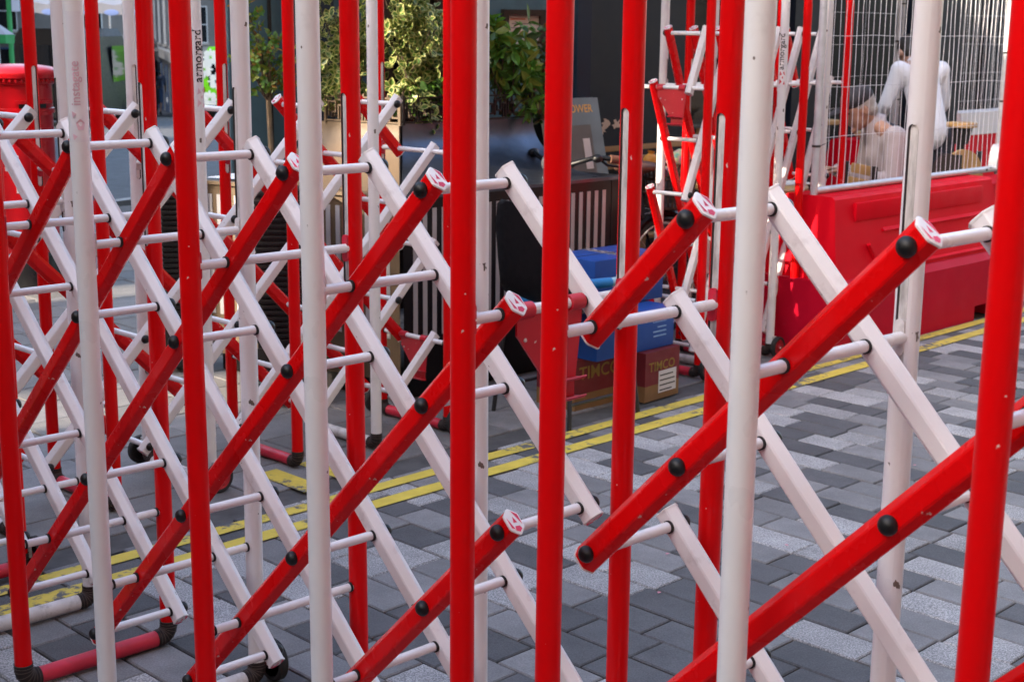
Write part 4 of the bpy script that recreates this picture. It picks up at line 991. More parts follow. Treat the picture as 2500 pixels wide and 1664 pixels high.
def barrier(label, org, az, fa, wk, s, z0, g=0.0, first=0, tilts={}, plates=(), stickers={}, group='linked expanding street barriers'):
    root = empty('expanding_barrier', label, 'barrier', org, az, group)
    bd = Vector((-math.sin(fa), math.cos(fa), 0))          # front to back
    ad = Vector((1, 0, 0))
    def node(k, j, o): return ad * (k * wk) + bd * o + Vector((0, 0, z0 + j * s + g * k * wk))
    k0, k1 = 2 * first, 2 * first + 12
    Rb = R(fa, 'Z')
    for i in range(7):
        idx = first + i; c = 'r' if i % 2 == 0 else 'w'
        d0, dt = tilts.get(idx, (0, 0))
        X = T(*(ad * (2 * idx * wk + d0))) @ Rb @ R(dt, 'Y')
        h = inst('hoop_frame', HOOP[c], root, X)
        for q in (0, 1):
            inst('grip_tape', GRIP[q], h)
            inst('slot_channel', CHAN[1 - 2 * q], h, T(0, DEP * q, 0))
            zsl = z0 + 5 * s + g * 2 * idx * wk
            inst('slot_slider', SHUT[(1 - 2 * q, c)], h, T(0, DEP * q, zsl))
        if i in (0, 3, 6):
            for q in (0, 1):
                y = DEP + .05 if q else -.05
                X2 = T(0, y, .057) @ (R(PI, 'Z') if not q else Matrix.Identity(4))
                inst('wheel', WH_T, h, X2); inst('wheel_hub', WH_H, h, X2); inst('wheel_bracket', WH_B, h, X2)
        if i in stickers:
            stickers[i](h, root)
    for sgn, o, m, nm in ((1, RO, RED_BAR, 'r'), (-1, WO, WHITE_BAR, 'w')):
        lines = range(-30, 31)
        for c in lines:
            ks = [k for k in range(k0, k1 + 1) if 0 <= (c + sgn * k) <= 6 and (k + (c + sgn * k)) % 2 == 1]
            if len(ks) < 2: continue
            a = node(ks[0], c + sgn * ks[0], o); e = node(ks[-1], c + sgn * ks[-1], o)
            xd = (e - a).normalized(); yd = (bd - xd * bd.dot(xd)).normalized(); zd = xd.cross(yd)
            L = (e - a).length
            bo = inst('lattice_bar', bar_mesh(L, m, nm), root, frame(a, xd, yd, zd))
            if nm == 'r':
                bo['label'] = 'red hexagonal lattice bar'
            else: bo['label'] = 'white hexagonal lattice bar'
            ov = 0.028
            inst('end_cap', CAP, bo, T(L + ov, 0, 0)); inst('end_cap', CAP, bo, T(-ov, 0, 0) @ R(PI, 'Z'))
            for k in ks:
                j = c + sgn * k
                t = (k - ks[0]) / (ks[-1] - ks[0]) * L
                free = (k % 2 == 1) or (k in (k0, k1) and j == 3)
                if free:
                    if nm == 'r': inst('knob', KNOB, bo, T(t, -HD, 0))
                    else: inst('knob', KNOB, bo, T(t, HD, 0) @ R(PI, 'Z'))
                if free or j in (1, 5):
                    if nm == 'w': inst('washer', WASHER, bo, T(t, -HD, 0))
                    if nm == 'r' and not free: inst('washer', WASHER, bo, T(t, -HD, 0))
    for k in range(k0, k1 + 1):
        for j in range(0, 7):
            if (k + j) % 2 == 0: continue
            if k % 2 == 1 or (k in (k0, k1) and j == 3):
                y0, y1 = RO, WO
            elif j in (1, 5): y0, y1 = PR - .004, DEP - PR + .004
            else: continue
            p = node(k, j, y0)
            r = inst('rung', rung_mesh(y1 - y0), root, T(*p) @ Rb)
            if k % 2 == 0 and j == 1:
                inst('washer', WASHER, r, T(0, 0.0085, 0)); inst('washer', WASHER, r, T(0, y1 - y0 - .004, 0))
    for (k, j, sc) in plates:
        b = MB()
        # red sleeve pair on the rung, tapering plate hanging below, hooked lip at its foot
        L0, L1 = RO + HD + .006, WO - HD - .006
        for ya, yb in ((L0, L0 + .036), (L1 - .036, L1)):
            b.tube([(0, ya, 0), (0, yb, 0)], .0155, 18)
        ym = (L0 + L1) / 2
        zz = -.150; yq = L0 + .70 * (L1 - L0)
        prof = [(L0, -.006), (L1, -.006), (L1, -.03), (yq + .036, zz), (yq - .036, zz), (L0, -.045)]
        b.prism(prof, -.0025, .0025, 0, frame((0, 0, 0), (0, 1, 0), (0, 0, 1), (1, 0, 0)))
        for zl in (zz + .002, zz - .035):
            pr = [(-.002, 0), (.024, .004), (.030, .010), (.028, .012), (.022, .0075), (-.002, .004)]
            b.add([(x, yq + q * .040, zl + z) for q in (-1, 1) for x, z in pr], [tuple(range(6)), tuple(range(11, 5, -1))] + [(i, (i+1) % 6, 6 + (i+1) % 6, 6 + i) for i in range(6)])
        b.box((-.0025, yq - .034, zz - .036), (.0025, yq + .034, zz + .003))
        n0 = node(k, j, 0)
        po = b.build('link_plate', PLATE, root, 30, T(*n0) @ Rb)
        bb = MB()
        for y, z in ((L0 + .02, -.055), (L1 - .02, -.055)): bb.ellipsoid((.003, y, z), (.003, .0042, .0042), 0, 10, 6)
        bb.build('rivet', STEEL, po, 40)
    return root

def dir_to_cam(root, h, y):      # angle in hoop space that faces the photographer
    return None
def sticker_instagate(h, root):
    curved_rect('sticker', 1.445, 1.728, -.0205, .0205, 0, phi_f1, 0.0, STICKER, h)
    inst('lettering', text_mesh('lettering', 'instagate', .0275, PRINT_PINK, on_tube(0, phi_f1 + .12, 1.525, .0016)), h)
    pts = [(.0135 * math.cos(a), .0095 * math.sin(a)) for a in [2 * PI * i / 5 for i in range(5)]]
    curved_poly('emblem', pts, 0, phi_f1 + .05, 1.483, PRINT_PINK, h, .0016)
    for zz, hh in ((1.507, .010), (1.458, .009)):
        curved_poly('emblem', [(-hh, .014), (hh * .6, .016), (0, .006)], 0, phi_f1, zz, PRINT_PINK, h, .0016)
def sticker_armorgard(faded, y, phi, z0, zlogo, size=.062):
    def f(h, root):
        curved_rect('sticker', zlogo - .05, z0 + .215, -.019, .019, y, phi, 0.0, STICKER, h)
        inst('lettering', text_mesh('lettering', 'armorgard', size, PRINT_BLACK, on_tube(y, phi + .22, z0, .0016)), h)
        m = PRINT_PINK if faded else PRINT_RED
        for tri in ([(-.034, .015), (-.006, .013), (-.020, .001)], [(.034, .010), (.010, .015), (.016, .002)], [(-.006, -.004), (.008, -.004), (.001, .004)], [(-.034, -.004), (-.016, -.010), (-.034, -.015)], [(.034, -.008), (.010, -.014), (.024, -.003)]):
            curved_poly('emblem', [(x, yy) for x, yy in tri], y, phi, zlogo, m, h, .0016)
    return f
AZ1, AZ2 = -0.719, -0.7826
FA1, FA2 = -0.0883, -0.0427
def face_angle(world_pos, az, fa, extra=0.0):
    d = -Vector((world_pos[0], world_pos[1])); return math.atan2(d.y, d.x) - az - fa + extra
phi_f1 = face_angle((-.969, 3.249), AZ1, FA1, 0.10)
barrier('long red and white lattice barrier at the left front with a pale worded sticker', (-1.2634, 3.5062, 0), AZ1, FA1, 0.1956, 0.2048, 0.1895, -0.0082,
        first=-2, tilts={0: (-.003, .006), 1: (-.004, .004), 3: (.003, -.0044), 2: (.002, -.003), 4: (-.001, .001)}, plates=[(8, 5, 1)], stickers={3: sticker_instagate})
barrier('closest red and white lattice barrier at the right of the photo, cut by its edge', (0.0703, 2.3391, 0), AZ2, FA2, 0.1935, 0.2025, 0.1955, -0.0021,
        first=0, tilts={0: (-.007, .005), 1: (-.0035, 0), 2: (-.005, .0045)})
qB = (-0.579, 6.3031, 3.9045, 0.1964, 0.2017, 0.1869, 0.0451)
phiB = face_angle((-1.1, 5.2), qB[2], qB[6], 0.62)
barrier('second red and white lattice barrier, along the kerb in front of the tan planter', (qB[0], qB[1], 0), qB[2], qB[6], qB[3], qB[4], qB[5],
        first=0, plates=[(0, 1, 1)], stickers={3: sticker_armorgard(True, DEP, phiB, 1.504, 1.452, .0427)})
qC = (0.6104, 7.3209, 4.0036, 0.114, 0.2591, 0.1308, -0.0132)
aC = Vector((math.cos(qC[2]), math.sin(qC[2]), 0))
oC = Vector((qC[0], qC[1], 0)) - aC * (12 * 0.114)
phiC = face_angle((1.4, 7.5), qC[2], qC[6], -0.05)
barrier('half closed red and white lattice barrier with steep bars beside the bicycle', tuple(oC), qC[2], qC[6], qC[3], qC[4], qC[5],
        first=0, plates=[(12, 5, 1)], stickers={3: sticker_armorgard(False, DEP, phiC, 1.506, 1.466, .0427)})
# ------------------------------------------------------------------ bicycle
BKF = mat('black_frame_paint', (0.006, 0.006, 0.007), 0.35, spec=0.3); CHROME = mat('chrome_rim', (0.6, 0.62, 0.65), 0.18, metal=0.9); GRIPB = mat('brown_grip', (0.11, 0.05, 0.03), 0.6)
WICK = mat('dark_wicker', (0.06, 0.035, 0.024), 0.8, var=0.4, vscale=60, bump=0.6, bscale=120)
bk = empty('bicycle', 'black bicycle with brown grips parked behind the half closed barrier', 'bicycle', tuple(uv(5.22, 5.10)), ROT45)
WR = .33
def bike_wheel(x):
    b = MB(); pts = [(x + WR * math.cos(a), 0, WR + .01 + WR * math.sin(a)) for a in [2 * PI * i / 40 for i in range(41)]]; b.tube(pts, .018, 8, cap=False); wo = b.build('wheel', RUBBER, bk, 40)
    b = MB(); b.tube([(x + (WR - .024) * math.cos(a), 0, WR + .01 + (WR - .024) * math.sin(a)) for a in [2 * PI * i / 40 for i in range(41)]], .011, 8, cap=False); b.tube([(x, -.04, WR + .01), (x, .04, WR + .01)], .018, 10); b.build('rim', CHROME, wo, 40)
    b = MB()
    for k in range(28):
        a = 2 * PI * k / 28; s = .03 if k % 2 else -.03
        b.tube([(x + .015 * math.cos(a + .5), s, WR + .01 + .015 * math.sin(a + .5)), (x + (WR - .03) * math.cos(a), 0, WR + .01 + (WR - .03) * math.sin(a))], .0012, 4)
    b.build('spokes', CHROME, wo, 40)
    b = MB(); b.tube([(x + (WR + .035) * math.cos(a), 0, WR + .01 + (WR + .035) * math.sin(a)) for a in [math.radians(10 + 160 * i / 16) for i in range(17)]], .020, 6, cap=False); b.build('mudguard', CHROME if x < .5 else BKF, wo, 40)
bike_wheel(0); bike_wheel(1.06)
b = MB()
hd0, hd1 = (.13, 0, .62), (.19, 0, .86); bb_ = (.62, 0, .30); st_ = (.80, 0, .84)
for p, q, r_ in ((hd0, hd1, .018), (hd0, bb_, .016), (hd1, st_, .014), (bb_, st_, .015), ((1.06, 0, .34), bb_, .010), ((1.06, 0, .34), st_, .008), ((0, .05, .34), (.12, .03, .60), .010), ((0, -.05, .34), (.12, -.03, .60), .010)): b.tube([p, q], r_, 10)
b.tube([(.62, -.09, .30), (.62, .09, .30)], .02, 10); b.build('frame', BKF, bk, 40)
b = MB(); b.tube([hd1, (.21, 0, .99)], .014, 8); b.tube([(.34, -.29, 1.06), (.24, -.22, 1.07), (.20, -.06, 1.02), (.20, .06, 1.02), (.24, .22, 1.07), (.34, .29, 1.06)], .0125, 10); b.build('handlebar', BKF, bk, 50)
for s in (-1, 1):
    b = MB(); b.tube([(.30, s*.268, 1.062), (.44, s*.33, 1.045)], .022, 10); b.build('grip', GRIPB, bk, 40)
    b = MB(); b.tube([(.26, s*.235, 1.06), (.30, s*.25, 1.03), (.42, s*.30, 1.01)], .007, 6); b.ellipsoid((.25, s*.225, 1.065), (.03, .03, .022)); b.build('brake_lever', BKF, bk, 40)
b = MB(); b.ellipsoid((.14, .0, 1.03), (.04, .05, .05)); b.build('headlamp', CHROME, bk, 50)
b = MB(); b.tube([(.23, .1, 1.03), (.12, .05, .95), (.15, .02, .7)], .004, 5); b.tube([(.23, -.1, 1.03), (.10, -.06, .93), (.13, -.02, .66)], .004, 5); b.build('brake_cable', RUBBER, bk, 40)
b = MB(); b.ellipsoid((.84, 0, .97), (.14, .08, .035)); b.ellipsoid((.74, 0, .975), (.10, .03, .025)); b.tube([st_, (.83, 0, .95)], .013, 8); b.build('saddle', GRIPB, bk, 50)
b = MB()
for z, rx, ry in ((.74, .13, .12), (.82, .145, .135), (.90, .16, .15), (.985, .175, .165)):
    b.tube([(1.10 + rx * math.cos(a), ry * math.sin(a), z) for a in [2 * PI * i / 24 for i in range(25)]], .009, 6, cap=False)
for k in range(34):
    a = 2 * PI * k / 34; b.tube([(1.10 + .13 * math.cos(a), .12 * math.sin(a), .735), (1.10 + .175 * math.cos(a), .165 * math.sin(a), .985)], .006, 5)
b.box((1.0, -.09, .73), (1.2, .09, .74)); b.build('basket', WICK, bk, 40)
for s in (-1, 1):
    b = MB(); b.tube([(.62, s*.09, .30), (.62 + s*.12, s*.10, .30 - s*.10)], .009, 6); b.box((.62 + s*.12 - .045, s*.10 - .0 + (0 if s > 0 else -.09), .29 - s*.10), (.62 + s*.12 + .045, s*.10 + (.09 if s > 0 else 0), .315 - s*.10)); b.build('pedal', BKF, bk, 40)
def onbike(x, y, z): return T(*uv(5.22, 5.10)) @ R(ROT45, 'Z') @ Vector((x, y, z))
o = empty('drink_bottle', 'pastel bottle lying in the bicycle basket', 'bottle', tuple(onbike(1.08, -.05, .99)), ROT45)
CX = R(1.0, 'Y')
b = MB(); b.lathe([(0, -.1), (.036, -.1), (.038, -.09), (.038, .05), (.03, .08), (.015, .09), (.015, .11), (0, .11)], 16, 0, CX)
pm = mat('pastel_wrap', (.6, .45, .6), .4)
nt2 = pm.node_tree; wv = nt2.nodes.new('ShaderNodeTexNoise'); wv.inputs['Scale'].default_value = 22; cr = nt2.nodes.new('ShaderNodeValToRGB')
cr.color_ramp.elements[0].position = .35; cr.color_ramp.elements[0].color = (.15, .5, .35, 1); cr.color_ramp.elements[1].position = .6; cr.color_ramp.elements[1].color = (.75, .35, .5, 1)
e_ = cr.color_ramp.elements.new(.5); e_.color = (.7, .65, .3, 1)
tc_ = nt2.nodes.new('ShaderNodeTexCoord'); nt2.links.new(tc_.outputs['Object'], wv.inputs['Vector']); nt2.links.new(wv.outputs['Fac'], cr.inputs['Fac']); nt2.links.new(cr.outputs[0], nt2.nodes['Principled BSDF'].inputs['Base Color'])
b.build('bottle_body', pm, o, 40)
b = MB(); b.lathe([(0, .11), (.018, .11), (.018, .13), (0, .13)], 12, 0, CX); b.build('cap', WHT, o, 40)
o = empty('orange_bag', 'small orange bag in the bicycle basket', 'bag', tuple(onbike(1.0, .05, .985)), ROT45)
b = MB(); b.ellipsoid((0, 0, 0), (.05, .04, .05)); b.tube([(0, 0, .045), (.005, 0, .06)], .012, 8, r2=.022); b.build('bag', mat('orange_cloth', (.6, .27, .03), .6), o, 50)

# timber bench behind the bicycle
OAK = mat('oiled_oak', (0.30, 0.165, 0.065), 0.55, var=0.25, vscale=7, stretch=(.25, 1, 1))
bn = empty('slatted_bench', 'brown slatted timber bench behind the bicycle', 'bench', tuple(uv(6.75, 5.78)), ROT45)
q = MB(); q.bbox((0, -.012, 0), (1.25, .012, .075), .004); sm = q.mesh('slat', [OAK], 30)
for k in range(3): inst('slat', sm, bn, T(0, .30 + .015 * k, .72 + .11 * k) @ R(-.12, 'X'))
q = MB(); q.bbox((0, 0, -.012), (1.25, .075, .012), .004); sm2 = q.mesh('seat_slat', [OAK], 30)
for k in range(4): inst('seat_slat', sm2, bn, T(0, -.08 + .09 * k, .45))
for x in (.08, 1.17):
    b = MB(); b.box((x - .03, -.08, 0), (x + .03, -.03, .44)); b.build('leg', OAK, bn, 0)
    b = MB(); b.box((x - .03, .315, 0), (x + .03, .36, 1.05)); b.build('leg', OAK, bn, 0)
BRD = mat('chalk_board', (0.02, 0.021, 0.024), 0.6); CHALK = mat('chalk_marks', (.5, .5, .5), .9)
mb_ = empty('menu_board', 'small chalk menu board standing on the timber bench', 'board', tuple(uv(7.05, 5.80, .462)), ROT45)
b = MB(); b.bbox((-.14, -.012, 0), (.14, .012, .46), .004); b.build('board', BRD, mb_, 30)
b = MB(); b.box((-.15, -.016, .46), (.15, .016, .48)); b.build('frame_rail', OAK, mb_, 0)
random.seed(2)
for k in range(4):
    b = MB(); z = .12 + .028 * k
    pts = [(-.10 + .02 * i, -.0138, z + random.uniform(-.006, .006)) for i in range(random.randint(6, 10))]; b.tube(pts, .0018, 4); b.build('chalk_line', CHALK, mb_, 40)

# ------------------------------------------------------------------ water filled barrier blocks
PLAS = mat('red_barrier_plastic', (0.72, 0.002, 0.014), 0.55, var=0.05, vscale=3, spec=0.08); PLASD = mat('faded_red_plastic', (0.52, 0.004, 0.026), 0.55, var=0.08, vscale=3, dirt=((0.4, 0.12, 0.14), 5, 0.66, 0.88, 0.25), spec=0.08)
def barrier_block(label, loc, rz, L):
    r = empty('plastic_barrier', label, 'barrier', loc, rz, 'red plastic barrier blocks')
    b = MB(); h = .84
    low = [(0, .09), (0, .36), (.035, .40), (.515, .40), (.55, .36), (.55, .09)]
    b.prism(low, 0, L, 0, frame((0, 0, 0), (0, 1, 0), (0, 0, 1), (1, 0, 0)))
    for x0, x1 in ((0, .16), (.42, L - .42), (L - .16, L)): b.box((x0, .002, 0), (x1, .548, .092))
    b.build('base', PLASD, r, 30)
    b = MB(); up = [(.045, .40), (.115, h - .015), (.135, h), (.415, h), (.435, h - .015), (.505, .40)]
    # upper wall as a loft with slanted ends and a recessed panel
    vs = []; xs = [(.05, .16), (L - .05, L - .16)]
    for q in range(2):
        for y, z in up:
            t = (z - .40) / (h - .40); vs.append((xs[q][0] + (xs[q][1] - xs[q][0]) * t * .55, y, z))
    n = len(up); fs = [tuple(range(n - 1, -1, -1)), tuple(range(n, 2 * n))] + [(i, (i+1) % n, n + (i+1) % n, n + i) for i in range(n)]
    b.add(vs, [tuple(reversed(f)) for f in fs]); b.build('upper_wall', PLAS, r, 30)
    b = MB()
    def ridge(x0, x1, z, hh=.022, out=.016):
        y = .045 + .07 * (z - .40) / (h - .415)
        b.prism([(y - out, z), (y + .01, z + hh), (y + .01, z - hh * .6)], x0, x1, 0, frame((0, 0, 0), (0, 1, 0), (0, 0, 1), (1, 0, 0)))
    ridge(.55, L - .28, .63); ridge(.35, L - .18, .425, .016)
    b.tube([(.38, .06, .57), (.47, .055, .45)], .012, 6)
    b.build('moulded_rib', PLAS, r, 30)
    b = MB(); b.bbox((.28, .085, .70), (L - .26, .11, .80), .008, 0); b.build('recess_panel', PLAS, r, 30)
    return r
barrier_block('long red plastic barrier block under the mesh fence', tuple(uv(6.52, 4.10)), ROT45, 1.95)
barrier_block('distant red plastic barrier block behind the stools', tuple(uv(10.2, 6.2)), ROT45, 1.95)
WPL = mat('white_barrier_plastic', (0.7, 0.68, 0.68), 0.4)
o = empty('plastic_barrier', 'white topped red barrier block at the far right behind the fence corner', 'barrier', tuple(uv(12.0, 6.25)), ROT45, 'red plastic barrier blocks')
b = MB(); b.prism([(0, 0), (0, .36), (.1, .42), (.13, .8), (.4, .8), (.45, .42), (.55, .36), (.55, 0)], 0, 2.2, 0, frame((0, 0, 0), (0, 1, 0), (0, 0, 1), (1, 0, 0))); b.build('lower_block', PLAS, o, 30)
b = MB(); b.prism([(.12, .802), (.14, 1.0), (.39, 1.0), (.41, .802)], 0, 2.2, 0, frame((0, 0, 0), (0, 1, 0), (0, 0, 1), (1, 0, 0))); b.build('white_top', WPL, o, 30)

# ------------------------------------------------------------------ mesh fence
GALV = mat('galvanised_tube', (0.60, 0.61, 0.64), 0.36, metal=0.25, var=0.12, vscale=14, dirt=((.3, .3, .32), 20, .6, .8, .5)); WIRE = mat('fence_wire', (0.72, 0.72, 0.78), 0.4)
TIE = mat('cable_tie', (.02, .02, .022), .5)
def fence(label, P0, ang, L, zb=.86, H=2.95, ties=(), seed=1, pitch=.055, foot=True):
    rnd = random.Random(seed)
    r = empty('mesh_fence_panel', label, 'fence', tuple(P0), ang, 'mesh fence panels')
    b = MB(); b.tube([(0, 0, zb - .04), (0, 0, H - .1), (.03, 0, H - .03), (.1, 0, H), (L - .1, 0, H), (L - .03, 0, H - .03), (L, 0, H - .1), (L, 0, zb - .04)], .0205, 12); b.tube([(0, 0, zb), (L, 0, zb)], .0195, 12); b.build('frame', GALV, r, 40)
    m = MB(); n = int(L / pitch)
    for i in range(1, n):
        x = L * i / n; pts = []
        for k in range(10):
            z = zb + (H - zb) * k / 9; pts.append((x + rnd.uniform(-.006, .006), rnd.uniform(-.004, .004), z))
        m.tube(pts, .0017, 4, cap=False)
    z = zb + .28
    while z < H: m.tube([(L * k / 8, .004, z + rnd.uniform(-.004, .004)) for k in range(9)], .002, 4, cap=False); z += .27
    tag(m.build('wire_mesh', WIRE, r, 0), kind='stuff')
    for x, z in ties:
        t = MB(); t.lathe([(.0215, -.006), (.0235, -.006), (.0235, .006), (.0215, .006)], 12, 0, T(x, 0, z)); t.tube([(x + .02, -.012, z), (x + .055, -.02, z + .012)], .002, 4); t.build('cable_tie', TIE, r, 40)
    if foot:
        f = MB(); f.prism([(-.03, 0), (.05, 0), (.03, .11), (0, .15), (-.03, .15)], -.03, .03, 0, frame((L - .03, 0, zb), (-1, 0, 0), (0, 0, 1), (0, 1, 0))); f.build('corner_gusset', GALV, r, 30)
    return r
fence('near mesh fence panel standing on the red plastic barrier block', uv(6.66, 4.37), ROT45, 2.08, ties=((2.08, 1.58), (2.08, 1.28), (2.08, 1.0), (1.9, .86), (0, 1.1)), seed=1)
fence('mesh fence panel right of the near one, cut by the photo edge', uv(8.83, 4.38), ROT45 + .02, 2.1, ties=((0, 1.6), (0, 1.52), (0, 1.3)), seed=2, foot=False)
fence('far mesh fence panel behind the stools with a yellow tag', uv(11.95, 7.0), ROT45, 3.3, zb=.5, ties=((0, 1.95), (0, 1.5), (0, 1.3), (0, 1.1)), seed=3, foot=False, pitch=.06)
fence('farthest mesh fence panel left of the yellow tag', uv(8.6, 7.0), ROT45 , 3.28, zb=.5, seed=4, pitch=.5, foot=False, ties=((3.28, 1.62),))
yt = empty('yellow_tag', 'small yellow tag tied to the far fence post', 'tag', tuple(uv(11.93, 6.96, 1.33)), ROT45)
b = MB(); b.bbox((.0, -.006, -.07), (.06, .006, .07), .003); b.build('tag_plate', mat('yellow_plastic', (.7, .42, .01), .5), yt, 30)
b = MB(); b.lathe([(.0245, -.004), (.027, -.004), (.027, .004), (.0245, .004)], 12, 0, T(.02, .04, .0)); b.build('tie', TIE, yt, 40)

# ------------------------------------------------------------------ tables, stools, chairs beyond the fence
PINE = mat('varnished_pine', (0.50, 0.30, 0.12), 0.45, var=0.2, vscale=6, stretch=(.3, 1, 1)); IRON = mat('black_iron', (.014, .014, .015), .45)
def stool(label, u, v, h, r0, back=False, rz=0):
    r = empty('round_stool', label, 'stool', tuple(uv(u, v)), rz, 'round wooden stools')
    b = MB(); b.lathe([(0, h - .035), (r0 - .006, h - .035), (r0, h - .028), (r0, h - .006), (r0 - .006, h), (0, h)], 32); b.build('seat', PINE, r, 40)
    b = MB(); b.lathe([(.05, h - .15), (.075, h - .036)], 16); b.tube([(0, 0, .03), (0, 0, h - .036)], .028, 12); b.build('stem', IRON, r, 40)
    b = MB(); b.lathe([(.19, 0), (.19, .02), (.04, .05), (0, .05)], 24); b.build('base', IRON, r, 40)
    return r
stool('tall round wooden stool with black stem right of the standing man', 9.42, 5.0, 1.09, .105)
stool('round wooden stool by the arm of the standing man', 9.75, 6.35, 1.03, .13)
def slat_chair(label, u, v, rz, m=PINE, rounded=False):
    r = empty('wooden_chair', label, 'chair', tuple(uv(u, v)), rz, 'wooden chairs')
    b = MB(); b.bbox((-.2, -.2, .43), (.2, .2, .46), .008); b.build('seat', m, r, 30)
    for x in (-.18, .18):
        for y in (-.18, .18):
            b = MB(); b.bbox((x - .016, y - .016, 0), (x + .016, y + .016, .43 if x > 0 else .92), .004); b.build('leg', IRON, r, 30)
    if rounded:
        b = MB(); pts = [(.19 * math.cos(a), .66 + .20 * math.sin(a) + .08) for a in [math.radians(-20 + 220 * i / 18) for i in range(19)]]
        b.prism(pts, -.012, .012, 0, frame((-.205, 0, 0), (0, 1, 0), (0, 0, 1), (1, 0, 0))); b.build('backrest', m, r, 30)
    else:
        for k in range(4):
            b = MB(); z = .60 + .085 * k; w_ = .17 if k < 3 else .13
            b.bbox((-.203, -w_, z), (-.183, w_, z + .06), .012); b.build('slat', m, r, 30)
            for s in (-1, 1):
                c_ = MB(); c_.ellipsoid((-.204, s * w_ * .6, z + .03), (.006, .012, .012)); c_.build('stud', STEEL, r, 40)
    return r
slat_chair('slatted pine chair back in front of the seated man', 7.55, 4.83, ROT45 + 2.6)
slat_chair('round backed pine chair near the fence corner', 9.05, 4.95, ROT45 + 1.3, rounded=True)
slat_chair('dark round backed chair close to the fence rail', 8.62, 4.86, ROT45 + 1.5, m=mat('dark_leather', (.035, .02, .015), .4), rounded=True)
tb = empty('round_table', 'round pine cafe table in front of the seated man', 'table', tuple(uv(7.35, 5.28)))
b = MB(); b.lathe([(0, .74), (.34, .74), (.35, .75), (.35, .77), (.34, .78), (0, .78)], 36); b.build('table_top', PINE, tb, 40)
b = MB(); b.tube([(0, 0, .03), (0, 0, .74)], .03, 12); b.lathe([(.24, 0), (.24, .02), (.04, .05)], 24); b.build('pedestal', IRON, tb, 40)
cp = empty('white_cup', 'white cup on the round pine table', 'cup', tuple(uv(7.28, 5.18, .78)))
b = MB(); b.lathe([(.02, 0), (.028, .01), (.04, .06), (.042, .075), (.038, .075), (.03, .02), (0, .012)], 18); b.build('bowl', mat('glazed_white', (.75, .73, .7), .15), cp, 50)
b = MB(); b.tube([(.04, 0, .055), (.062, 0, .05), (.058, 0, .025), (.033, 0, .02)], .005, 6); b.build('handle', mat('glazed_handle', (.75, .73, .7), .15), cp, 40)
nw = empty('newspaper', 'folded paper on the round pine table', 'paper', tuple(uv(7.50, 5.12, .782)), .5)
b = MB(); b.box((-.14, -.1, 0), (.14, .1, .004)); b.box((-.13, -.095, .004), (.14, .1, .007)); b.build('sheet', mat('newsprint', (.6, .57, .53), .9), nw, 0)
GLOW = mat('glint_glow', (1, .75, .4), .4, emit=((1.0, .72, .38), 6.0))  # emissive beads stand in for glints on shiny things
fl = empty('glint_cluster', 'bunch of glowing beads standing in for glints left of the seated man', 'lights', tuple(uv(8.1, 6.5, 1.35)))
rnd = random.Random(8); b = MB(); wpts = []
for k in range(60):
    z = rnd.uniform(-.34, .24); wd = .14 if z > 0 else .07
    p = (rnd.gauss(0, wd * .6), rnd.gauss(0, wd * .6), z); wpts.append(p)
    b.ellipsoid(p, (.007, .007, .009), 0, 6, 4)
b.build('glint_bead', GLOW, fl, 40)
b = MB(); b.tube(sorted(wpts, key=lambda p: p[2]), .002, 4, cap=False); b.tube([(0, 0, .2), (0, 0, 1.3)], .003, 4); b.build('wire', TIE, fl, 40)

# ------------------------------------------------------------------ people
SKIN = mat('skin', (0.42, 0.23, 0.16), 0.5, var=0.08, vscale=20)
def capsule(b, p, q, r1, r2, seg=12):
    p = Vector(p); q = Vector(q); d = (q - p)
    b.tube([p, p + d * .5, q], [r1, (r1 + r2) / 2, r2], seg); b.ellipsoid(tuple(p), (r1,) * 3, 0, seg, 8); b.ellipsoid(tuple(q), (r2,) * 3, 0, seg, 8)
def fused(b, name, m, par, vox, smooth=4):
    o = b.build(name, m, par, 180)
    md = o.modifiers.new('fuse', 'REMESH'); md.mode = 'VOXEL'; md.voxel_size = vox; md.use_smooth_shade = True
    ms = o.modifiers.new('soft', 'SMOOTH'); ms.iterations = smooth; ms.factor = .5
    return o
def hand(b, wr, fdir, palm, side, curl=.5):
    """five separate fingers; fdir along the hand, palm = palm normal, side = towards the thumb"""
    wr = Vector(wr); f = Vector(fdir).normalized(); p = Vector(palm).normalized(); s = Vector(side).normalized()
    c = wr + f * .05
    for k in range(-1, 2): capsule(b, wr + s * .018 * k, wr + f * .085 + s * .024 * k, .017, .014)
    for k, (off, ln) in enumerate(((.033, .068), (.011, .078), (-.011, .072), (-.032, .056))):
        a0 = wr + f * .088 + s * off; a1 = a0 + (f * math.cos(curl * .6) + p * math.sin(curl * .6)) * ln * .5; a2 = a1 + (f * math.cos(curl * 1.5) + p * math.sin(curl * 1.5)) * ln * .5
        capsule(b, a0, a1, .0095, .009); capsule(b, a1, a2, .009, .0075)
    t0 = wr + f * .03 + s * .026; t1 = t0 + (f * .7 + s * .6 + p * .3).normalized() * .042; t2 = t1 + (f * .9 + s * .15 + p * .4).normalized() * .032
    capsule(b, t0, t1, .012, .0105); capsule(b, t1, t2, .0105, .008)
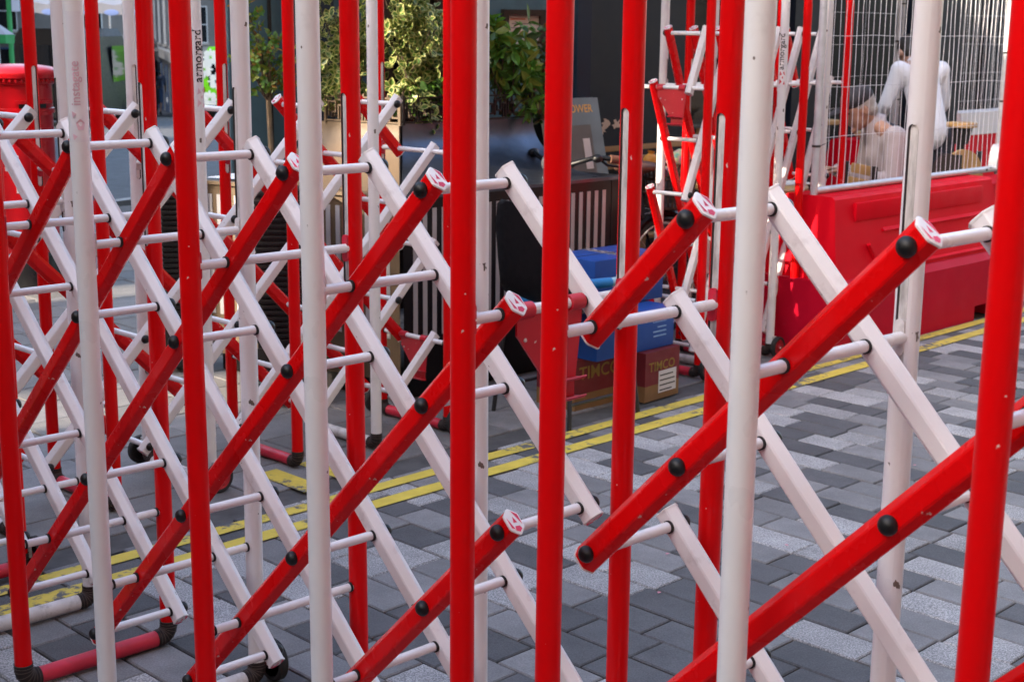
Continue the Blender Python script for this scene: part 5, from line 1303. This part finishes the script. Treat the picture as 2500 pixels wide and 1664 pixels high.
def person(label, loc, rz, J, shirt, trouser, hair, cap=None, sleeves='long', vox=.0085, shoe=None, bag=None, extra=None):
    r = empty('person', label, 'person', tuple(loc), rz)
    V = {k: Vector(v) for k, v in J.items()}
    b = MB()
    hd = V['head']; hdir = V['face'].normalized(); hup = V['hup'].normalized(); hs = hup.cross(hdir).normalized()
    X = frame(hd, hdir, hs, hup)
    b.ellipsoid((-.006, 0, .025), (.098, .076, .105), 0, 16, 12, X); b.ellipsoid((.034, 0, -.045), (.058, .058, .075), 0, 14, 10, X)
    b.ellipsoid((.098, 0, -.012), (.020, .014, .026), 0, 10, 8, X); b.ellipsoid((.088, 0, -.062), (.016, .024, .011), 0, 10, 8, X); b.ellipsoid((.075, 0, -.105), (.026, .026, .022), 0, 10, 8, X)
    for s in (-1, 1): b.ellipsoid((-.012, s * .079, -.008), (.022, .012, .036), 0, 10, 8, X)
    capsule(b, V['neck'], hd + X.to_3x3() @ Vector((-.025, 0, -.05)), .058, .052)
    capsule(b, V['pelvis'], V['waist'], .125, .115); capsule(b, V['waist'], V['chest'], .115, .125); capsule(b, V['chest'], V['neck'], .11, .06)
    for s in 'LR':
        capsule(b, V['chest'], V['sho' + s], .09, .055); capsule(b, V['neck'], V['sho' + s], .05, .05)
        capsule(b, V['sho' + s], V['elb' + s], .052, .040); capsule(b, V['elb' + s], V['wri' + s], .040, .027)
        fd = V['wri' + s] - V['elb' + s]; pn = V.get('palm' + s, Vector((0, 0, -1))); sd_ = fd.cross(pn) * (1 if s == 'L' else -1)
        hand(b, V['wri' + s], fd, pn, sd_, J.get('curl', (0.5,))[0] if 'curl' in J else .5)
        capsule(b, V['pelvis'], V['hip' + s], .11, .095); capsule(b, V['hip' + s], V['kne' + s], .085, .056); capsule(b, V['kne' + s], V['ank' + s], .055, .036)
        capsule(b, V['ank' + s], V['toe' + s], .038, .032)
    body = fused(b, 'body', SKIN, r, vox)
    e = MB()
    for s in (-1, 1): e.ellipsoid((.086, s * .030, .012), (.010, .012, .007), 0, 8, 6, X)
    e.build('eyes', mat('eye_dark', (.03, .02, .015), .2), r, 60)
    g = .016
    b = MB(); capsule(b, V['pelvis'], V['waist'], .128 + g, .118 + g); capsule(b, V['waist'], V['chest'], .118 + g, .126 + g)
    capsule(b, V['chest'], V['neck'], .11 + g, .060 + g * .9)
    for s in 'LR':
        capsule(b, V['chest'], V['sho' + s], .09 + g, .058 + g); capsule(b, V['sho' + s], V['elb' + s], .054 + g, .042 + g)
        if sleeves == 'long': capsule(b, V['elb' + s], V['elb' + s].lerp(V['wri' + s], .9), .042 + g, .032 + g)
    fused(b, 'shirt', shirt, r, .011, 3)
    b = MB(); capsule(b, V['pelvis'], V['pelvis'].lerp(V['waist'], .5), .128 + g * .6, .12 + g * .6)
    for s in 'LR':
        capsule(b, V['pelvis'], V['hip' + s], .115 + g * .6, .10 + g); capsule(b, V['hip' + s], V['kne' + s], .088 + g, .060 + g)
        if trouser[1] > .5: capsule(b, V['kne' + s], V['kne' + s].lerp(V['ank' + s], .93), .060 + g, .045 + g)
    fused(b, 'trousers', trouser[0], r, .011, 3)
    for s in 'LR':
        b = MB(); capsule(b, V['ank' + s] - Vector((0, 0, .02)), V['toe' + s], .046, .040); fused(b, 'shoe', shoe or IRON, r, .01, 2)
    b = MB(); nv = (V['head'] - V['neck']).normalized(); q0 = V['neck'] - nv * .01
    a_ = nv.orthogonal().normalized(); b_ = nv.cross(a_); b.tube([q0 + (a_ * math.cos(u_) + b_ * math.sin(u_)) * .066 for u_ in [2 * PI * i / 16 for i in range(17)]], .018, 8, cap=False); b.build('collar', shirt, r, 60)
    if hair:
        b = MB(); b.ellipsoid((-.022, 0, .045), (.100, .086, .098), 0, 18, 12, X); b.ellipsoid((-.06, 0, -.02), (.058, .074, .062), 0, 14, 10, X)
        fused(b, 'hair', hair, r, .01, 2)
    if cap:
        b = MB(); b.ellipsoid((-.010, 0, .075), (.112, .095, .075), 0, 20, 12, X); fused(b, 'cap', cap, r, .009, 2)
        b = MB(); b.ellipsoid((.125, 0, .052), (.075, .075, .010), 0, 18, 8, X); b.build('cap_peak', cap, r, 60)
    if extra: extra(r, V)
    return r
SH1 = mat('pale_mauve_shirt', (0.46, 0.40, 0.41), 0.85, var=0.12, vscale=9); SH2 = mat('white_shirt', (0.78, 0.78, 0.84), 0.8, var=0.04, vscale=7)
DEN = mat('dark_trousers', (0.03, 0.034, 0.05), 0.8, var=0.2, vscale=9); JEAN = mat('blue_shorts', (0.06, 0.11, 0.22), 0.85, var=0.15, vscale=9); SLATE = mat('slate_blue_shirt', (0.10, 0.12, 0.18), 0.85)
GREYH = mat('grey_hair', (0.42, 0.39, 0.36), 0.8, var=0.2, vscale=60, bump=.5); DARKH = mat('dark_hair', (0.02, 0.016, 0.013), 0.6, bump=.4); CAPM = mat('charcoal_cap', (0.035, 0.032, 0.04), 0.85, var=0.2, vscale=20)
# seated man: local +x is where he faces
def bag_strap(r, V):
    b = MB(); c = V['chest']
    b.tube([V['shoR'] + Vector((.07, .07, .07)), V['shoR'] + Vector((-.02, .06, .085)), c + Vector((-.14, .02, .10)), c + Vector((-.165, .08, -.12)), V['waist'] + Vector((-.14, .13, .02))], .021, 8); b.build('bag_strap', DEN, r, 50)
hp = at_v(2098, 258, 4.98)
Js = dict(pelvis=(0, 0, .52), waist=(-.01, 0, .72), chest=(.05, 0, .95), neck=(.14, 0, 1.12), head=(.25, 0, 1.21), face=(.90, 0, -.43), hup=(.43, 0, .90),
          shoL=(.08, .19, 1.05), shoR=(.08, -.19, 1.05), elbL=(.10, .25, .77), elbR=(.10, -.25, .77), wriL=(.33, .13, .82), wriR=(.33, -.13, .82), palmL=(0, 0, -1), palmR=(0, 0, -1),
          hipL=(.02, .10, .50), hipR=(.02, -.10, .50), kneL=(.42, .15, .50), kneR=(.42, -.15, .50), ankL=(.38, .15, .09), ankR=(.38, -.15, .09), toeL=(.52, .16, .04), toeR=(.52, -.16, .04))
ph = math.radians(188)
hl = R(ph, 'Z') @ Vector(Js['head'])
person('seated man in a charcoal cap and pale shirt bending over the table', (hp.x - hl.x, hp.y - hl.y, hp.z - 1.235), ph, Js, SH1, (DEN, 1), GREYH, CAPM, extra=bag_strap)
stm = empty('low_stool', 'low black stool under the seated man', 'stool', (hp.x - hl.x, hp.y - hl.y, 0))
b = MB(); b.lathe([(0, .36), (.17, .36), (.18, .37), (.18, .39), (.17, .40), (0, .40)], 24); b.build('seat', IRON, stm, 40)
for k in range(4):
    a = PI / 4 + PI / 2 * k; b = MB(); b.tube([(.12 * math.cos(a), .12 * math.sin(a), .36), (.17 * math.cos(a), .17 * math.sin(a), 0)], .012, 8); b.build('leg', IRON, stm, 40)
# standing man bending forward, seen between the posts
Jt = dict(pelvis=(0, 0, .92), waist=(.05, 0, 1.06), chest=(.17, 0, 1.28), neck=(.28, 0, 1.43), head=(.40, 0, 1.52), face=(.85, 0, -.53), hup=(.53, 0, .85),
          shoL=(.20, .18, 1.39), shoR=(.20, -.18, 1.39), elbL=(.25, .25, 1.13), elbR=(.25, -.25, 1.13), wriL=(.40, .24, .96), wriR=(.40, -.24, .96), palmL=(0, 0, -1), palmR=(0, 0, -1),
          hipL=(0, .10, .90), hipR=(0, -.10, .90), kneL=(.03, .12, .50), kneR=(.03, -.12, .50), ankL=(0, .13, .09), ankR=(0, -.13, .09), toeL=(.13, .14, .04), toeR=(.13, -.14, .04))
sp_ = at_v(2278, 200, 5.75)
person('standing man in a white shirt bending away behind the white post', (sp_.x, sp_.y, .02), math.radians(105), Jt, SH2, (DEN, 1), DARKH)
bt = empty('bar_table', 'tall bar table that the standing man leans on', 'table', (sp_.x - .17, sp_.y + .60, 0))
b = MB(); b.lathe([(0, .86), (.26, .86), (.27, .87), (.27, .89), (.26, .90), (0, .90)], 32); b.build('table_top', PINE, bt, 40)
b = MB(); b.tube([(0, 0, .02), (0, 0, .86)], .035, 12); b.lathe([(.22, 0), (.22, .02), (.05, .05)], 24); b.build('pedestal', IRON, bt, 40)
# man walking away on the cross street
Jw = dict(pelvis=(0, 0, .92), waist=(.01, 0, 1.08), chest=(.02, 0, 1.30), neck=(.02, 0, 1.48), head=(.04, 0, 1.62), face=(1, 0, -.05), hup=(.05, 0, 1),
          shoL=(.02, .20, 1.42), shoR=(.02, -.20, 1.42), elbL=(-.06, .26, 1.14), elbR=(.06, -.26, 1.14), wriL=(.03, .27, .90), wriR=(.20, -.25, .94), palmL=(0, -1, 0), palmR=(0, 1, 0),
          hipL=(0, .09, .90), hipR=(0, -.09, .90), kneL=(.16, .10, .50), kneR=(-.06, -.10, .50), ankL=(.14, .10, .08), ankR=(-.26, -.10, .14), toeL=(.28, .11, .04), toeR=(-.16, -.11, .05))
wp = at_y(386, 240, 55)
person('man in a slate blue shirt and shorts walking away down the cross street', (wp.x, 55, zfar(55)), math.radians(95), Jw, SLATE, (JEAN, 0), DARKH, sleeves='short', vox=.012)

# a few fallen petals on the setts
rnd = random.Random(4); PET = mat('pink_petal', (0.55, 0.2, 0.24), 0.7)
pmsh = MB(); pmsh.add(leaf_pts(.016, .011, .003), [(0, 1, 2, 3, 4), (0, 4, 5, 6, 7)]); pmsh = pmsh.mesh('fallen_petal', [PET], 0)
for px, py, lb in ((1497, 1330, 'tiny pink petal on the setts right of the lower red bar end'), (1625, 1352, 'small pink petal between two white lattice bars'), (1925, 1331, 'pink petal on a dark sett right of the front white post'),
               (1606, 1447, 'lone pink petal on the dark setts below the short white bar'), (2230, 1135, 'pale pink petal on the setts near the far white post'), (1318, 1480, 'pink petal between the two middle red posts')):
    d = ray(px, py); P = Vector((0, 0, CAMH)) + d * ((.006 - CAMH) / d.z)
    tag(inst('fallen_petal', pmsh, None, T(*P) @ R(rnd.uniform(0, 6), 'Z')), lb, 'petal', 'petals on the setts')
